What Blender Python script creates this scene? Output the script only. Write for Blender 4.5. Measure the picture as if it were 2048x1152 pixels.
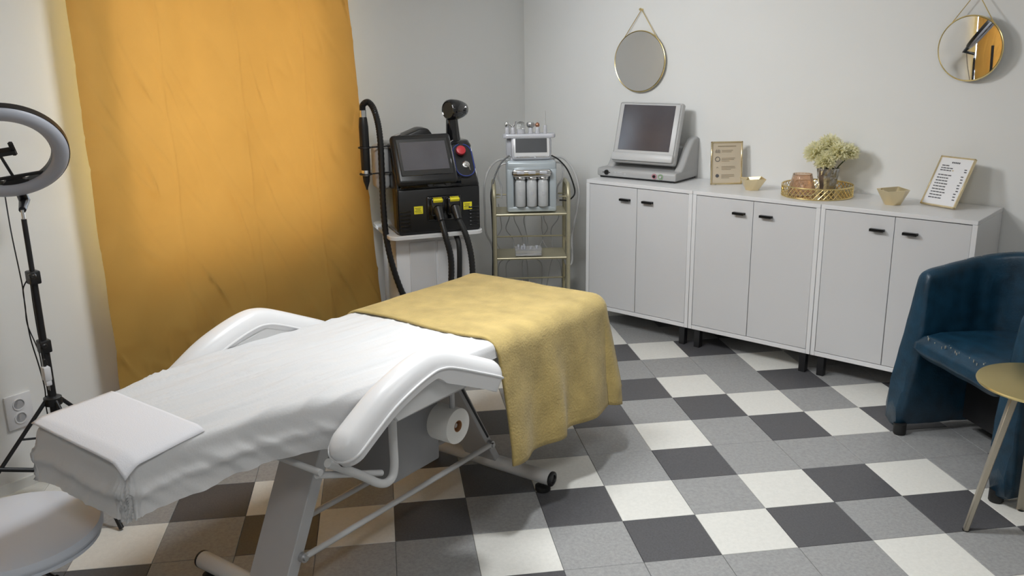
import bpy, bmesh, math, random
from mathutils import Vector, Matrix, noise
random.seed(7)
D = bpy.data
for o in list(D.objects):
    D.objects.remove(o)
S = bpy.context.scene
COL = S.collection
R = math.radians
PI = math.pi

# ------------------------------------------------------------------ camera
cam_d = D.cameras.new('camera')
cam = D.objects.new('camera', cam_d)
COL.objects.link(cam)
cam_d.sensor_width = 36.0
cam_d.lens = 1799.54 / 2048 * 36
cam_d.clip_start = 0.05
RW = ((0.755791, 0.654655, -0.014410), (-0.162692, 0.209052, 0.964276), (0.634281, -0.726447, 0.264506))
M4 = Matrix(((RW[0][0], RW[1][0], RW[2][0], 3.53009),
             (RW[0][1], RW[1][1], RW[2][1], -4.80546),
             (RW[0][2], RW[1][2], RW[2][2], 1.88276),
             (0, 0, 0, 1)))
cam.matrix_world = M4
S.camera = cam

# ------------------------------------------------------------------ world, lights, exposure
w = D.worlds.new('daylight')
S.world = w
w.use_nodes = True
bg = w.node_tree.nodes['Background']
bg.inputs[0].default_value = (0.80, 0.90, 1.0, 1)
bg.inputs[1].default_value = 10.0


def area(name, loc, size, power, col=(1, 1, 1), rot=(0, 0, 0)):
    l = D.lights.new(name, 'AREA')
    l.shape = 'SQUARE'
    l.size = size
    l.energy = power
    l.color = col
    o = D.objects.new(name, l)
    o.location = loc
    o.rotation_euler = rot
    COL.objects.link(o)
    return o


LAMPS = [((1.0, -2.6, 2.545), 0.45, 25), ((2.9, -2.3, 2.545), 0.5, 8), ((3.1, -4.7, 2.545), 0.5, 12)]  # third lamp is an unseen fill, added to brighten corner and doors
for k, (p, s, e) in enumerate(LAMPS):
    area('ceiling_lamp_light', p, s, e, (0.95, 0.985, 1.0))
SPOTS = [((0.30, -1.9, 2.42), (1.2, 0.48, 1.45), 125, 98), ((1.55, -2.3, 2.42), (2.2, -1.9, 0.0), 100, 98)]
for k, (p, q, ang, e) in enumerate(SPOTS):
    l = D.lights.new('spot_lamp_light', 'SPOT')
    l.energy = e
    l.spot_size = R(ang)
    l.spot_blend = 1.0
    l.shadow_soft_size = (0.22, 0.10)[k]
    l.color = (0.955, 0.985, 1.0)
    o = D.objects.new('spot_lamp_light', l)
    o.location = p
    o.rotation_euler = (Vector(q) - Vector(p)).to_track_quat('-Z', 'Y').to_euler()
    COL.objects.link(o)
S.view_settings.view_transform = 'Standard'
S.view_settings.look = 'None'
S.view_settings.gamma = 1
S.view_settings.use_curve_mapping = False
S.view_settings.exposure = 0.13


# ------------------------------------------------------------------ materials
def nm(name):
    m = D.materials.new(name)
    m.use_nodes = True
    nt = m.node_tree
    b = nt.nodes['Principled BSDF']
    return m, nt, b


def mat(name, col, rough=0.5, metal=0.0, var=0.0, vscale=8, bump=0.0, bscale=60, spec=None, coat=0, sheen=0,
        trans=0, ior=1.45, stretch=None, alpha=None):
    m, nt, b = nm(name)
    c = tuple(col) + (1,)
    b.inputs['Base Color'].default_value = c
    b.inputs['Roughness'].default_value = rough
    b.inputs['Metallic'].default_value = metal
    if spec is not None:
        b.inputs['Specular IOR Level'].default_value = spec
    if coat:
        b.inputs['Coat Weight'].default_value = coat
        b.inputs['Coat Roughness'].default_value = 0.06
    if sheen:
        b.inputs['Sheen Weight'].default_value = sheen
        b.inputs['Sheen Roughness'].default_value = 0.4
        b.inputs['Sheen Tint'].default_value = c
    if trans:
        b.inputs['Transmission Weight'].default_value = trans
        b.inputs['IOR'].default_value = ior
    if alpha is not None:
        b.inputs['Alpha'].default_value = alpha
    tc = nt.nodes.new('ShaderNodeTexCoord')
    src = tc.outputs['Object']
    if stretch:
        mp = nt.nodes.new('ShaderNodeMapping')
        mp.inputs['Scale'].default_value = stretch
        nt.links.new(src, mp.inputs[0])
        src = mp.outputs[0]
    if var:
        n = nt.nodes.new('ShaderNodeTexNoise')
        n.inputs['Scale'].default_value = vscale
        n.inputs['Detail'].default_value = 5
        nt.links.new(src, n.inputs['Vector'])
        r = nt.nodes.new('ShaderNodeMapRange')
        r.inputs[1].default_value = 0.3
        r.inputs[2].default_value = 0.7
        r.inputs[3].default_value = 1 - var
        r.inputs[4].default_value = 1 + var
        nt.links.new(n.outputs[0], r.inputs[0])
        h = nt.nodes.new('ShaderNodeHueSaturation')
        h.inputs['Color'].default_value = c
        nt.links.new(r.outputs[0], h.inputs['Value'])
        nt.links.new(h.outputs[0], b.inputs['Base Color'])
    if bump:
        n = nt.nodes.new('ShaderNodeTexNoise')
        n.inputs['Scale'].default_value = bscale
        n.inputs['Detail'].default_value = 4
        nt.links.new(src, n.inputs['Vector'])
        u = nt.nodes.new('ShaderNodeBump')
        u.inputs['Strength'].default_value = bump
        u.inputs['Distance'].default_value = 0.004
        nt.links.new(n.outputs[0], u.inputs['Height'])
        nt.links.new(u.outputs[0], b.inputs['Normal'])
    return m


def tile_mat(name, col, speck, sc):
    m, nt, b = nm(name)
    b.inputs['Roughness'].default_value = 0.42
    tc = nt.nodes.new('ShaderNodeTexCoord')
    oi = nt.nodes.new('ShaderNodeObjectInfo')
    mul = nt.nodes.new('ShaderNodeMath')
    mul.operation = 'MULTIPLY'
    mul.inputs[1].default_value = 37.0
    nt.links.new(oi.outputs['Random'], mul.inputs[0])
    n = nt.nodes.new('ShaderNodeTexNoise')
    n.noise_dimensions = '4D'
    n.inputs['Scale'].default_value = sc
    n.inputs['Detail'].default_value = 6
    n.inputs['Roughness'].default_value = 0.75
    nt.links.new(tc.outputs['Object'], n.inputs['Vector'])
    nt.links.new(mul.outputs[0], n.inputs['W'])
    cr = nt.nodes.new('ShaderNodeValToRGB')
    cr.color_ramp.elements[0].position = 0.36
    cr.color_ramp.elements[0].color = tuple(c * (1 - speck) for c in col) + (1,)
    cr.color_ramp.elements[1].position = 0.62
    cr.color_ramp.elements[1].color = tuple(c * (1 + speck * .8) for c in col) + (1,)
    nt.links.new(n.outputs[0], cr.inputs[0])
    nt.links.new(cr.outputs[0], b.inputs['Base Color'])
    u = nt.nodes.new('ShaderNodeBump')
    u.inputs['Strength'].default_value = 0.06
    u.inputs['Distance'].default_value = 0.002
    nt.links.new(n.outputs[0], u.inputs['Height'])
    nt.links.new(u.outputs[0], b.inputs['Normal'])
    return m


def cloth_mat(name, col, transl, tcol, rough=0.8, bump=0.15, bscale=300, sheen=0, var=0.0, vscale=6):
    """diffuse + translucent thin cloth"""
    m, nt, b = nm(name)
    out = nt.nodes['Material Output']
    b.inputs['Base Color'].default_value = tuple(col) + (1,)
    b.inputs['Roughness'].default_value = rough
    b.inputs['Specular IOR Level'].default_value = 0.25
    if sheen:
        b.inputs['Sheen Weight'].default_value = sheen
    tc = nt.nodes.new('ShaderNodeTexCoord')
    n = nt.nodes.new('ShaderNodeTexNoise')
    n.inputs['Scale'].default_value = bscale
    n.inputs['Detail'].default_value = 3
    nt.links.new(tc.outputs['Object'], n.inputs['Vector'])
    u = nt.nodes.new('ShaderNodeBump')
    u.inputs['Strength'].default_value = bump
    u.inputs['Distance'].default_value = 0.003
    nt.links.new(n.outputs[0], u.inputs['Height'])
    nt.links.new(u.outputs[0], b.inputs['Normal'])
    if var:
        n2 = nt.nodes.new('ShaderNodeTexNoise')
        n2.inputs['Scale'].default_value = vscale
        n2.inputs['Detail'].default_value = 6
        nt.links.new(tc.outputs['Object'], n2.inputs['Vector'])
        r = nt.nodes.new('ShaderNodeMapRange')
        r.inputs[1].default_value = 0.3
        r.inputs[2].default_value = 0.7
        r.inputs[3].default_value = 1 - var
        r.inputs[4].default_value = 1 + var
        nt.links.new(n2.outputs[0], r.inputs[0])
        h = nt.nodes.new('ShaderNodeHueSaturation')
        h.inputs['Color'].default_value = tuple(col) + (1,)
        nt.links.new(r.outputs[0], h.inputs['Value'])
        nt.links.new(h.outputs[0], b.inputs['Base Color'])
    t = nt.nodes.new('ShaderNodeBsdfTranslucent')
    t.inputs[0].default_value = tuple(tcol) + (1,)
    mx = nt.nodes.new('ShaderNodeMixShader')
    mx.inputs[0].default_value = transl
    nt.links.new(b.outputs[0], mx.inputs[1])
    nt.links.new(t.outputs[0], mx.inputs[2])
    nt.links.new(mx.outputs[0], out.inputs[0])
    return m


def emit_mat(name, col, st):
    m, nt, b = nm(name)
    b.inputs['Base Color'].default_value = (0.9, 0.9, 0.9, 1)
    b.inputs['Emission Color'].default_value = tuple(col) + (1,)
    b.inputs['Emission Strength'].default_value = st
    return m


WALL = mat('wall_paint', (0.80, 0.80, 0.785), 0.85, var=0.012, vscale=2, bump=0.05, bscale=220)
CEIL = mat('ceiling_paint', (0.90, 0.90, 0.89), 0.9, bump=0.05, bscale=150)
SKIRT = mat('skirting_white', (0.72, 0.72, 0.70), 0.5, var=0.02)
GROUT = mat('floor_subfloor', (0.10, 0.10, 0.10), 0.9, var=0.1)
T_W = tile_mat('tile_white', (0.72, 0.71, 0.67), 0.05, 60)
T_D = tile_mat('tile_charcoal', (0.085, 0.084, 0.09), 0.22, 130)
T_G = tile_mat('tile_grey', (0.31, 0.31, 0.31), 0.16, 70)
LAM = mat('white_laminate', (0.76, 0.76, 0.77), 0.35, var=0.01, vscale=3)
LAMD = mat('door_laminate', (0.64, 0.64, 0.65), 0.40, var=0.01, vscale=3)
BLK = mat('black_plastic', (0.012, 0.012, 0.013), 0.35, bump=0.03)
BLKM = mat('black_metal', (0.02, 0.02, 0.022), 0.4, metal=0.3, var=0.1)
BLKG = mat('glossy_black', (0.006, 0.006, 0.007), 0.1, coat=0.5, var=0.1)
RUB = mat('black_rubber', (0.012, 0.012, 0.012), 0.6, bump=0.1)
WMET = mat('white_metal', (0.66, 0.66, 0.66), 0.35, metal=0.0, var=0.02)
GMET = mat('grey_enamel', (0.50, 0.50, 0.51), 0.35, metal=0.0, var=0.03)
GMET_SHADED = mat('shaded_grey_enamel', (0.27, 0.27, 0.28), 0.4, var=0.03)  # grey enamel with the shade under the bed put into its colour
CHR = mat('chrome', (0.75, 0.75, 0.76), 0.12, metal=1.0, var=0.02)
STEEL = mat('steel', (0.55, 0.55, 0.56), 0.3, metal=1.0, var=0.05)
GOLD = mat('polished_gold', (0.83, 0.66, 0.31), 0.22, metal=1.0, var=0.05)
GOLDM = mat('matt_gold', (0.62, 0.52, 0.25), 0.38, metal=1.0, var=0.06, vscale=3)
CART = mat('champagne_metal', (0.50, 0.46, 0.32), 0.4, metal=0.6, var=0.06)
CARTL = mat('pale_champagne', (0.72, 0.66, 0.48), 0.3, metal=0.8, var=0.04)
GOLDP = mat('pale_gold', (0.84, 0.71, 0.46), 0.22, metal=1.0, var=0.04)
BOTL = mat('milky_bottle', (0.56, 0.57, 0.58), 0.25, var=0.06, vscale=30)
TOOLG = mat('frosted_handle', (0.50, 0.50, 0.53), 0.3, var=0.08, vscale=60)
LEGC = mat('champagne_leg', (0.42, 0.38, 0.31), 0.45, metal=0.6, var=0.05)
VINYL = mat('white_vinyl', (0.74, 0.74, 0.75), 0.32, bump=0.06, bscale=400)
SHEET = cloth_mat('nonwoven_sheet', (0.75, 0.75, 0.755), 0.25, (0.85, 0.85, 0.85), 0.8, 0.25, 120)
PAPER = cloth_mat('tissue_paper', (0.80, 0.80, 0.835), 0.12, (0.9, 0.9, 0.9), 0.9, 0.2, 250)
BLANKET = cloth_mat('yellow_fleece', (0.46, 0.345, 0.13), 0.03, (0.7, 0.5, 0.2), 0.9, 0.9, 110, sheen=0.2, var=0.16, vscale=10)
CURT = cloth_mat('ochre_curtain', (0.38, 0.24, 0.06), 0.12, (0.88, 0.36, 0.06), 0.75, 0.12, 350, var=0.03)
ROLLP = mat('paper_roll', (0.80, 0.79, 0.76), 0.8, bump=0.1, bscale=200)
CARD = mat('cardboard_core', (0.30, 0.14, 0.06), 0.8, var=0.1)
LEA = mat('teal_leather', (0.006, 0.034, 0.064), 0.36, var=0.35, vscale=14, bump=0.25, bscale=110)
LEAW = mat('worn_leather_fleck', (0.30, 0.30, 0.27), 0.6, var=0.2)
MIR = mat('mirror_glass', (0.90, 0.90, 0.90), 0.012, metal=1.0)
SCR = mat('screen_grey', (0.075, 0.073, 0.085), 0.16, var=0.15, vscale=4, spec=0.6)
SCRB = mat('screen_black', (0.045, 0.047, 0.052), 0.4, var=0.15, vscale=4)
DEVG = mat('device_grey', (0.42, 0.42, 0.42), 0.45, var=0.02, bump=0.03)
DEVW = mat('device_light_grey', (0.55, 0.55, 0.55), 0.4, var=0.02)
FACB = mat('pearl_blue_grey', (0.46, 0.51, 0.54), 0.3, var=0.03, metal=0.2)
FACP = mat('pearl_white', (0.62, 0.63, 0.68), 0.25, metal=0.25, var=0.02)
BAY = mat('bay_grey', (0.42, 0.43, 0.44), 0.35, var=0.05)
GLASS = mat('clear_glass', (0.95, 0.96, 0.97), 0.03, trans=1.0, var=0.01)
ACRY = mat('clear_acrylic', (0.9, 0.9, 0.92), 0.12, trans=0.75, var=0.02)
AMBER = mat('amber_glass', (0.86, 0.68, 0.55), 0.08, trans=0.94, var=0.05)
SILV = mat('mercury_glass', (0.40, 0.39, 0.37), 0.12, metal=0.85, var=0.35, vscale=45)
STEM = mat('flower_stem', (0.06, 0.09, 0.03), 0.6, var=0.2)
PETAL = cloth_mat('cream_petals', (0.95, 0.925, 0.715), 0.55, (0.96, 0.94, 0.72), 0.7, 0.05, 90, var=0.03, vscale=25)
RED = mat('red_button', (0.45, 0.03, 0.04), 0.35, var=0.05)
YEL = mat('yellow_sticker', (0.80, 0.70, 0.03), 0.5, var=0.03)
INK = mat('sticker_ink', (0.05, 0.045, 0.02), 0.6, var=0.05)
BLUE = mat('blue_cord', (0.03, 0.05, 0.22), 0.4, var=0.05)
CREAM = mat('cream_print', (0.62, 0.53, 0.40), 0.6, var=0.02)
TAN = mat('tan_ink', (0.36, 0.29, 0.20), 0.7, var=0.05)
WPRINT = mat('white_print', (0.80, 0.80, 0.82), 0.5, var=0.01)
DINK = mat('dark_ink', (0.10, 0.10, 0.11), 0.7, var=0.05)
PINK = mat('pink_ring', (0.45, 0.22, 0.25), 0.5, var=0.05)
GRN = mat('green_ring', (0.25, 0.36, 0.22), 0.5, var=0.05)
RINGD = mat('ring_diffuser', (0.42, 0.44, 0.50), 0.45, var=0.02)
OUTL = mat('outlet_plastic', (0.74, 0.74, 0.76), 0.3, var=0.01)
HOSEC = mat('translucent_hose', (0.48, 0.48, 0.48), 0.3, var=0.05)
FROST = cloth_mat('frosted_pane', (0.85, 0.88, 0.9), 0.85, (0.95, 0.97, 1.0), 0.3, 0.02, 40)
STOOLV = mat('stool_vinyl', (0.66, 0.70, 0.78), 0.28, bump=0.05, bscale=300)
LAMPE = emit_mat('lamp_diffuser', (1.0, 0.985, 0.96), 3.0)


# ------------------------------------------------------------------ mesh helpers
def link(name, bm, m, parent=None, loc=None, rot=None, smooth=40):
    me = D.meshes.new(name)
    bmesh.ops.recalc_face_normals(bm, faces=bm.faces)
    bm.to_mesh(me)
    bm.free()
    if isinstance(m, (list, tuple)):
        for x in m:
            me.materials.append(x)
    else:
        me.materials.append(m)
    if smooth:
        me.polygons.foreach_set('use_smooth', [True] * len(me.polygons))
        me.set_sharp_from_angle(angle=R(smooth))
    o = D.objects.new(name, me)
    COL.objects.link(o)
    if parent:
        o.parent = parent
    if loc is not None:
        o.location = loc
    if rot is not None:
        o.rotation_euler = rot
    return o


def tag(o, label=None, cat=None, group=None, kind=None):
    if label:
        o['label'] = label
    if cat:
        o['category'] = cat
    if group:
        o['group'] = group
    if kind:
        o['kind'] = kind
    return o


def thing(name, label, cat, loc=(0, 0, 0), rz=0.0, group=None):
    o = D.objects.new(name, None)
    COL.objects.link(o)
    o.empty_display_size = 0.1
    o.location = loc
    o.rotation_euler = (0, 0, rz)
    return tag(o, label, cat, group)


def new():
    return bmesh.new()


def box(bm, c, s, bev=0.0, seg=2, mtx=None):
    r = bmesh.ops.create_cube(bm, size=1.0)
    vs = r['verts']
    for v in vs:
        v.co = Vector((v.co.x * s[0], v.co.y * s[1], v.co.z * s[2]))
    if bev > 0:
        es = list({e for v in vs for e in v.link_edges})
        b = bmesh.ops.bevel(bm, geom=es, offset=bev, segments=seg, profile=0.5, affect='EDGES')
        vs = list({v for f in b['faces'] for v in f.verts} | {v for v in vs if v.is_valid})
        # gather whole island
        seen = set(vs)
        st = list(vs)
        while st:
            v = st.pop()
            for e in v.link_edges:
                o = e.other_vert(v)
                if o not in seen:
                    seen.add(o)
                    st.append(o)
        vs = list(seen)
    c = Vector(c)
    for v in vs:
        p = v.co
        if mtx is not None:
            p = mtx @ p
        v.co = p + c
    return vs


def bx(c, s, bev=0.0, seg=2, mtx=None):
    bm = new()
    box(bm, c, s, bev, seg, mtx)
    return bm


def frame_of(d):
    d = Vector(d).normalized()
    a = Vector((0, 0, 1)) if abs(d.z) < 0.95 else Vector((1, 0, 0))
    x = d.cross(a).normalized()
    y = d.cross(x).normalized()
    return x, y


def tube(bm, pts, r, n=10, cap=True, rad=None):
    pts = [Vector(p) for p in pts]
    rings = []
    px = None
    for i, p in enumerate(pts):
        if i == 0:
            d = pts[1] - p
        elif i == len(pts) - 1:
            d = p - pts[-2]
        else:
            d = (pts[i + 1] - p).normalized() + (p - pts[i - 1]).normalized()
        d = d.normalized()
        if px is None:
            x, y = frame_of(d)
        else:
            x = (px - d * px.dot(d)).normalized()
            y = d.cross(x)
        px = x
        rr = rad[i] if rad else r
        rings.append([bm.verts.new(p + x * (rr * math.cos(2 * PI * k / n)) + y * (rr * math.sin(2 * PI * k / n)))
                      for k in range(n)])
    for a, b in zip(rings, rings[1:]):
        for k in range(n):
            bm.faces.new((a[k], a[(k + 1) % n], b[(k + 1) % n], b[k]))
    if cap:
        bm.faces.new(rings[0])
        bm.faces.new(rings[-1])


def tb(pts, r, n=10, rad=None):
    bm = new()
    tube(bm, pts, r, n, True, rad)
    return bm


def smooth_path(pts, k=6):
    pts = [Vector(p) for p in pts]
    out = []
    for i in range(len(pts) - 1):
        p0 = pts[max(i - 1, 0)]
        p1 = pts[i]
        p2 = pts[i + 1]
        p3 = pts[min(i + 2, len(pts) - 1)]
        for j in range(k):
            t = j / k
            out.append(0.5 * ((2 * p1) + (p2 - p0) * t + (2 * p0 - 5 * p1 + 4 * p2 - p3) * t * t
                              + (3 * p1 - p0 - 3 * p2 + p3) * t ** 3))
    out.append(pts[-1])
    return out


def lathe(bm, prof, n=28, c=(0, 0, 0), axis=None, cap=True):
    """prof: list of (r, h) along axis"""
    c = Vector(c)
    if axis is None:
        x, y, z = Vector((1, 0, 0)), Vector((0, 1, 0)), Vector((0, 0, 1))
    else:
        z = Vector(axis).normalized()
        x, y = frame_of(z)
    rings = []
    for r, h in prof:
        if r < 1e-6:
            rings.append([bm.verts.new(c + z * h)])
        else:
            rings.append([bm.verts.new(c + z * h + x * (r * math.cos(2 * PI * k / n)) + y * (r * math.sin(2 * PI * k / n)))
                          for k in range(n)])
    for a, b in zip(rings, rings[1:]):
        if len(a) == 1 and len(b) == 1:
            continue
        for k in range(n):
            k2 = (k + 1) % n
            if len(a) == 1:
                bm.faces.new((a[0], b[k2], b[k]))
            elif len(b) == 1:
                bm.faces.new((a[k], a[k2], b[0]))
            else:
                bm.faces.new((a[k], a[k2], b[k2], b[k]))
    if cap:
        if len(rings[0]) > 1:
            bm.faces.new(rings[0])
        if len(rings[-1]) > 1:
            bm.faces.new(rings[-1])


def lt(prof, n=28, c=(0, 0, 0), axis=None, cap=True):
    bm = new()
    lathe(bm, prof, n, c, axis, cap)
    return bm


def prism(bm, poly, a, b, axis='x', bev=0.0, seg=2):
    """extrude polygon given in the other two axes from a to b"""
    def P(u, v, t):
        if axis == 'x':
            return Vector((t, u, v))
        if axis == 'y':
            return Vector((u, t, v))
        return Vector((u, v, t))
    n = len(poly)
    A = [bm.verts.new(P(u, v, a)) for u, v in poly]
    B = [bm.verts.new(P(u, v, b)) for u, v in poly]
    fs = [bm.faces.new(A), bm.faces.new(B)]
    for k in range(n):
        fs.append(bm.faces.new((A[k], A[(k + 1) % n], B[(k + 1) % n], B[k])))
    bmesh.ops.recalc_face_normals(bm, faces=fs)
    if bev:
        es = list({e for f in fs for e in f.edges})
        bmesh.ops.bevel(bm, geom=es, offset=bev, segments=seg, profile=0.5, affect='EDGES')


def pz(poly, a, b, axis='x', bev=0.0, seg=2):
    bm = new()
    prism(bm, poly, a, b, axis, bev, seg)
    return bm


def rrect(w_, h_, r, n=5, cx=0, cy=0):
    out = []
    for (sx, sy, a0) in ((1, 1, 0), (-1, 1, 90), (-1, -1, 180), (1, -1, 270)):
        for k in range(n + 1):
            a = R(a0 + 90 * k / n)
            out.append((cx + sx * (w_ / 2 - r) + r * math.cos(a), cy + sy * (h_ / 2 - r) + r * math.sin(a)))
    return out


def grid(bm, nu, nv, fn):
    vs = [[bm.verts.new(fn(i, j)) for j in range(nv)] for i in range(nu)]
    for i in range(nu - 1):
        for j in range(nv - 1):
            bm.faces.new((vs[i][j], vs[i + 1][j], vs[i + 1][j + 1], vs[i][j + 1]))
    return vs


def copy_tree(o, parent=None):
    c = o.copy()
    COL.objects.link(c)
    c.parent = parent
    for ch in list(o.children):
        copy_tree(ch, c)
    return c


def nz(x, y, z=0.0):
    return noise.noise(Vector((x, y, z)))


def rot_x(a):
    return Matrix.Rotation(a, 3, 'X')


def rot_y(a):
    return Matrix.Rotation(a, 3, 'Y')


def rot_z(a):
    return Matrix.Rotation(a, 3, 'Z')


# ------------------------------------------------------------------ room shell
YB = 0.48           # back wall plane
CX = -0.929         # back left corner
WA = R(6)           # left wall runs at a slight angle
XR, YF, ZC = 4.9, -6.6, 2.6


def struct(name, bm, m, smooth=0):
    return tag(link(name, bm, m, smooth=smooth), kind='structure')


def LW(s, off, z):
    """point on the left wall: s along it from the back corner, off into the room"""
    return Vector((CX + math.sin(WA) * s + math.cos(WA) * off, YB - math.cos(WA) * s + math.sin(WA) * off, z))


struct('wall_back', bx(((CX + XR) / 2, YB + 0.06, ZC / 2), (XR - CX + 0.5, 0.12, ZC)), WALL)
struct('wall_right', bx((XR + 0.06, (YB + YF) / 2, ZC / 2), (0.12, YB - YF + 0.2, ZC)), WALL)
struct('wall_front', bx((2.4, YF - 0.06, ZC / 2), (6.5, 0.12, ZC)), WALL)
struct('ceiling', bx((2.0, -3.0, ZC + 0.05), (7.2, 7.8, 0.1)), CEIL)
# left wall with two window openings
WIN = [(1.99, 3.47, 0.84, 2.5), (4.26, 5.3, 0.84, 2.5)]
bm = new()
SL = 7.3


def wallpiece(bm, s0, s1, z0, z1, o0=-0.22, o1=0.0):
    c = [LW(s0, o0, 0), LW(s1, o0, 0), LW(s1, o1, 0), LW(s0, o1, 0)]
    A = [bm.verts.new((p.x, p.y, z0)) for p in c]
    B = [bm.verts.new((p.x, p.y, z1)) for p in c]
    bm.faces.new(A)
    bm.faces.new(B)
    for k in range(4):
        bm.faces.new((A[k], A[(k + 1) % 4], B[(k + 1) % 4], B[k]))


e = [-0.2] + [v for q in WIN for v in q[:2]] + [SL]
for k in range(0, len(e), 2):
    wallpiece(bm, e[k], e[k + 1], 0, ZC)
for (s0, s1, z0, z1) in WIN:
    wallpiece(bm, s0, s1, 0, z0)
    wallpiece(bm, s0, s1, z1, ZC)
struct('wall_left', bm, WALL)
for k, (s0, s1, z0, z1) in enumerate(WIN):
    bm = new()
    for a, b, c, d in ((s0, s1, z0, z0 + 0.05), (s0, s1, z1 - 0.05, z1), (s0, s0 + 0.05, z0 + .05, z1 - .05), (s1 - 0.05, s1, z0 + .05, z1 - .05),
                       ((s0 + s1) / 2 - .03, (s0 + s1) / 2 + .03, z0 + .05, z1 - .05)):
        wallpiece(bm, a, b, c, d, -0.16, -0.10)
    wf = struct('window_%d' % (k + 1), bm, WMET)
    bm = new()
    wallpiece(bm, s0 + .05, s1 - .05, z0 + .05, z1 - .05, -0.135, -0.130)
    link('pane', bm, FROST, wf, smooth=0)
bm = new()
wallpiece(bm, 0.02, SL, 0, 0.045, 0.0, 0.014)
struct('baseboard_left', bm, SKIRT)
struct('baseboard_back', bx(((CX + XR) / 2, YB - 0.007, 0.0225), (XR - CX - 0.03, 0.014, 0.045)), SKIRT)

# floor: single vinyl tiles laid on the diagonal
floor = struct('floor', bx((2.0, -3.0, -0.055), (7.2, 7.6, 0.1)), GROUT)
TS = 0.305
OX = Vector((0.652206, 0.758042, 0))
OY = Vector((-0.758042, 0.652206, 0))
O0 = Vector((1.213026, -1.229833, 0))
COLR = {}


def row(j, i0, s):
    for k, ch in enumerate(s):
        if ch != '.':
            COLR[(i0 + k, j)] = ch


row(-5, 0, 'WGGDG')
row(-4, 0, 'DWDGW')
row(-3, 0, 'GGGWGG')
row(-2, -3, 'WGWDWGDGG')
row(-1, -3, 'DWDGDWGWD')
row(0, -3, 'GGGWGDWDG')
row(1, -8, 'GDWGWDWGDGGGGG')
row(2, -9, 'GWGDWDGDWGWDWGD')
row(3, -8, 'DGGGGWGDWDGDW')
row(4, -5, 'GWDGGGGWGD')
INV = M4.inverted()


def inview(p, mg=0.06):
    q = INV @ Vector(p)
    if q.z > -0.1:
        return False
    x = q.x / -q.z * 1799.54 / 1024
    y = q.y / -q.z * 1799.54 / 576
    return abs(x) < 1 + mg and abs(y) < 1 + mg * 2


def tile_bm(sz=TS - 0.0016):
    b = new()
    h = sz / 2
    q = 0.0016
    ri = [[(-h, -h), (h, -h), (h, h), (-h, h)], [(-h + q, -h + q), (h - q, -h + q), (h - q, h - q), (-h + q, h - q)]]
    z = (-0.005, -0.0012, 0.0)
    lv = []
    for rr, zz in ((ri[0], z[0]), (ri[0], z[1]), (ri[1], z[2])):
        lv.append([b.verts.new((x, y, zz)) for x, y in rr])
    for a, c in zip(lv, lv[1:]):
        for k in range(4):
            b.faces.new((a[k], a[(k + 1) % 4], c[(k + 1) % 4], c[k]))
    b.faces.new(lv[2])
    return b


TM = {}
TMATS = {'W': T_W, 'D': T_D, 'G': T_G}
for k, m in TMATS.items():
    b = tile_bm()
    me = D.meshes.new('tile_' + k)
    b.to_mesh(me)
    b.free()
    me.materials.append(m)
    TM[k] = me
rest = {k: new() for k in TMATS}
RZT = math.atan2(OX.y, OX.x)
rr_ = random.Random(4)
ntile = 0
RM = Matrix.Rotation(RZT, 3, 'Z')
for j in range(-14, 22):
    for i in range(-22, 20):
        p = O0 + OX * ((i + .5) * TS) - OY * ((j + .5) * TS)
        sw = math.cos(WA) * (p.x - CX) + math.sin(WA) * (p.y - YB)
        if p.y > YB + 0.15 or p.y < YF - .1 or sw < -0.15 or p.x > XR + .1:
            continue
        ch = COLR.get((i, j)) or rr_.choice('WDGG')
        cs = [p + OX * (a * TS / 2) + OY * (b * TS / 2) for a in (-1, 1) for b in (-1, 1)]
        if any(inview(c) for c in cs) and ntile < 300:
            o = D.objects.new('tile', TM[ch])
            COL.objects.link(o)
            o.parent = floor
            o.location = p
            o.rotation_euler = (0, 0, RZT)
            ntile += 1
        else:
            b = rest[ch]
            t = tile_bm()
            me = D.meshes.new('tmp')
            t.to_mesh(me)
            t.free()
            n0 = len(b.verts)
            b.from_mesh(me)
            b.verts.ensure_lookup_table()
            for v in b.verts[n0:]:
                v.co = RM @ v.co + p
            D.meshes.remove(me)
for k, b in rest.items():
    o = link('outer_tiles', b, TMATS[k], floor, smooth=0)
    o['kind'] = 'stuff'

# ------------------------------------------------------------------ ceiling lamps (out of frame; the last panel is an added fill)
for k, (p, s, e_) in enumerate(LAMPS):
    t = thing('ceiling_light', ['square white ceiling light panel above the treatment bed',
                                'square white ceiling light panel above the middle of the room',
                                'unseen square ceiling panel added as fill light behind the camera'][k], 'lamp', (p[0], p[1], ZC), 0)
    bm = new()
    for dx, dy, sx, sy in ((0, .32, .68, .04), (0, -.32, .68, .04), (.32, 0, .04, .6), (-.32, 0, .04, .6)):
        box(bm, (dx, dy, -.02), (sx, sy, .04))
    link('light_frame', bm, WMET, t, smooth=0)
    link('diffuser', bx((0, 0, -.01), (.6, .6, .01)), LAMPE, t, smooth=0)


for k, (p, q, ang, e_) in enumerate(SPOTS):
    d = (Vector(q) - Vector(p)).normalized()
    P_ = Vector(p)
    t = thing('spotlight', ['white ceiling spotlight aimed at the back wall', 'white ceiling spotlight aimed at the floor and cabinets'][k], 'lamp', (p[0], p[1], ZC))
    o_ = P_ - Vector((p[0], p[1], ZC))
    link('ceiling_rose', lt([(.05, 0), (.05, -.02), (.02, -.025), (0, -.025)], 24), WMET, t)
    link('stem', tb([(0, 0, -.02), o_ - d * .11], .008, 8), WMET, t)
    link('lamp_shade', lt([(0, -.14), (.04, -.13), (.055, -.03), (.053, -.03), (.038, -.12), (0, -.125)], 28, o_, d, cap=False), WMET, t)

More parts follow.
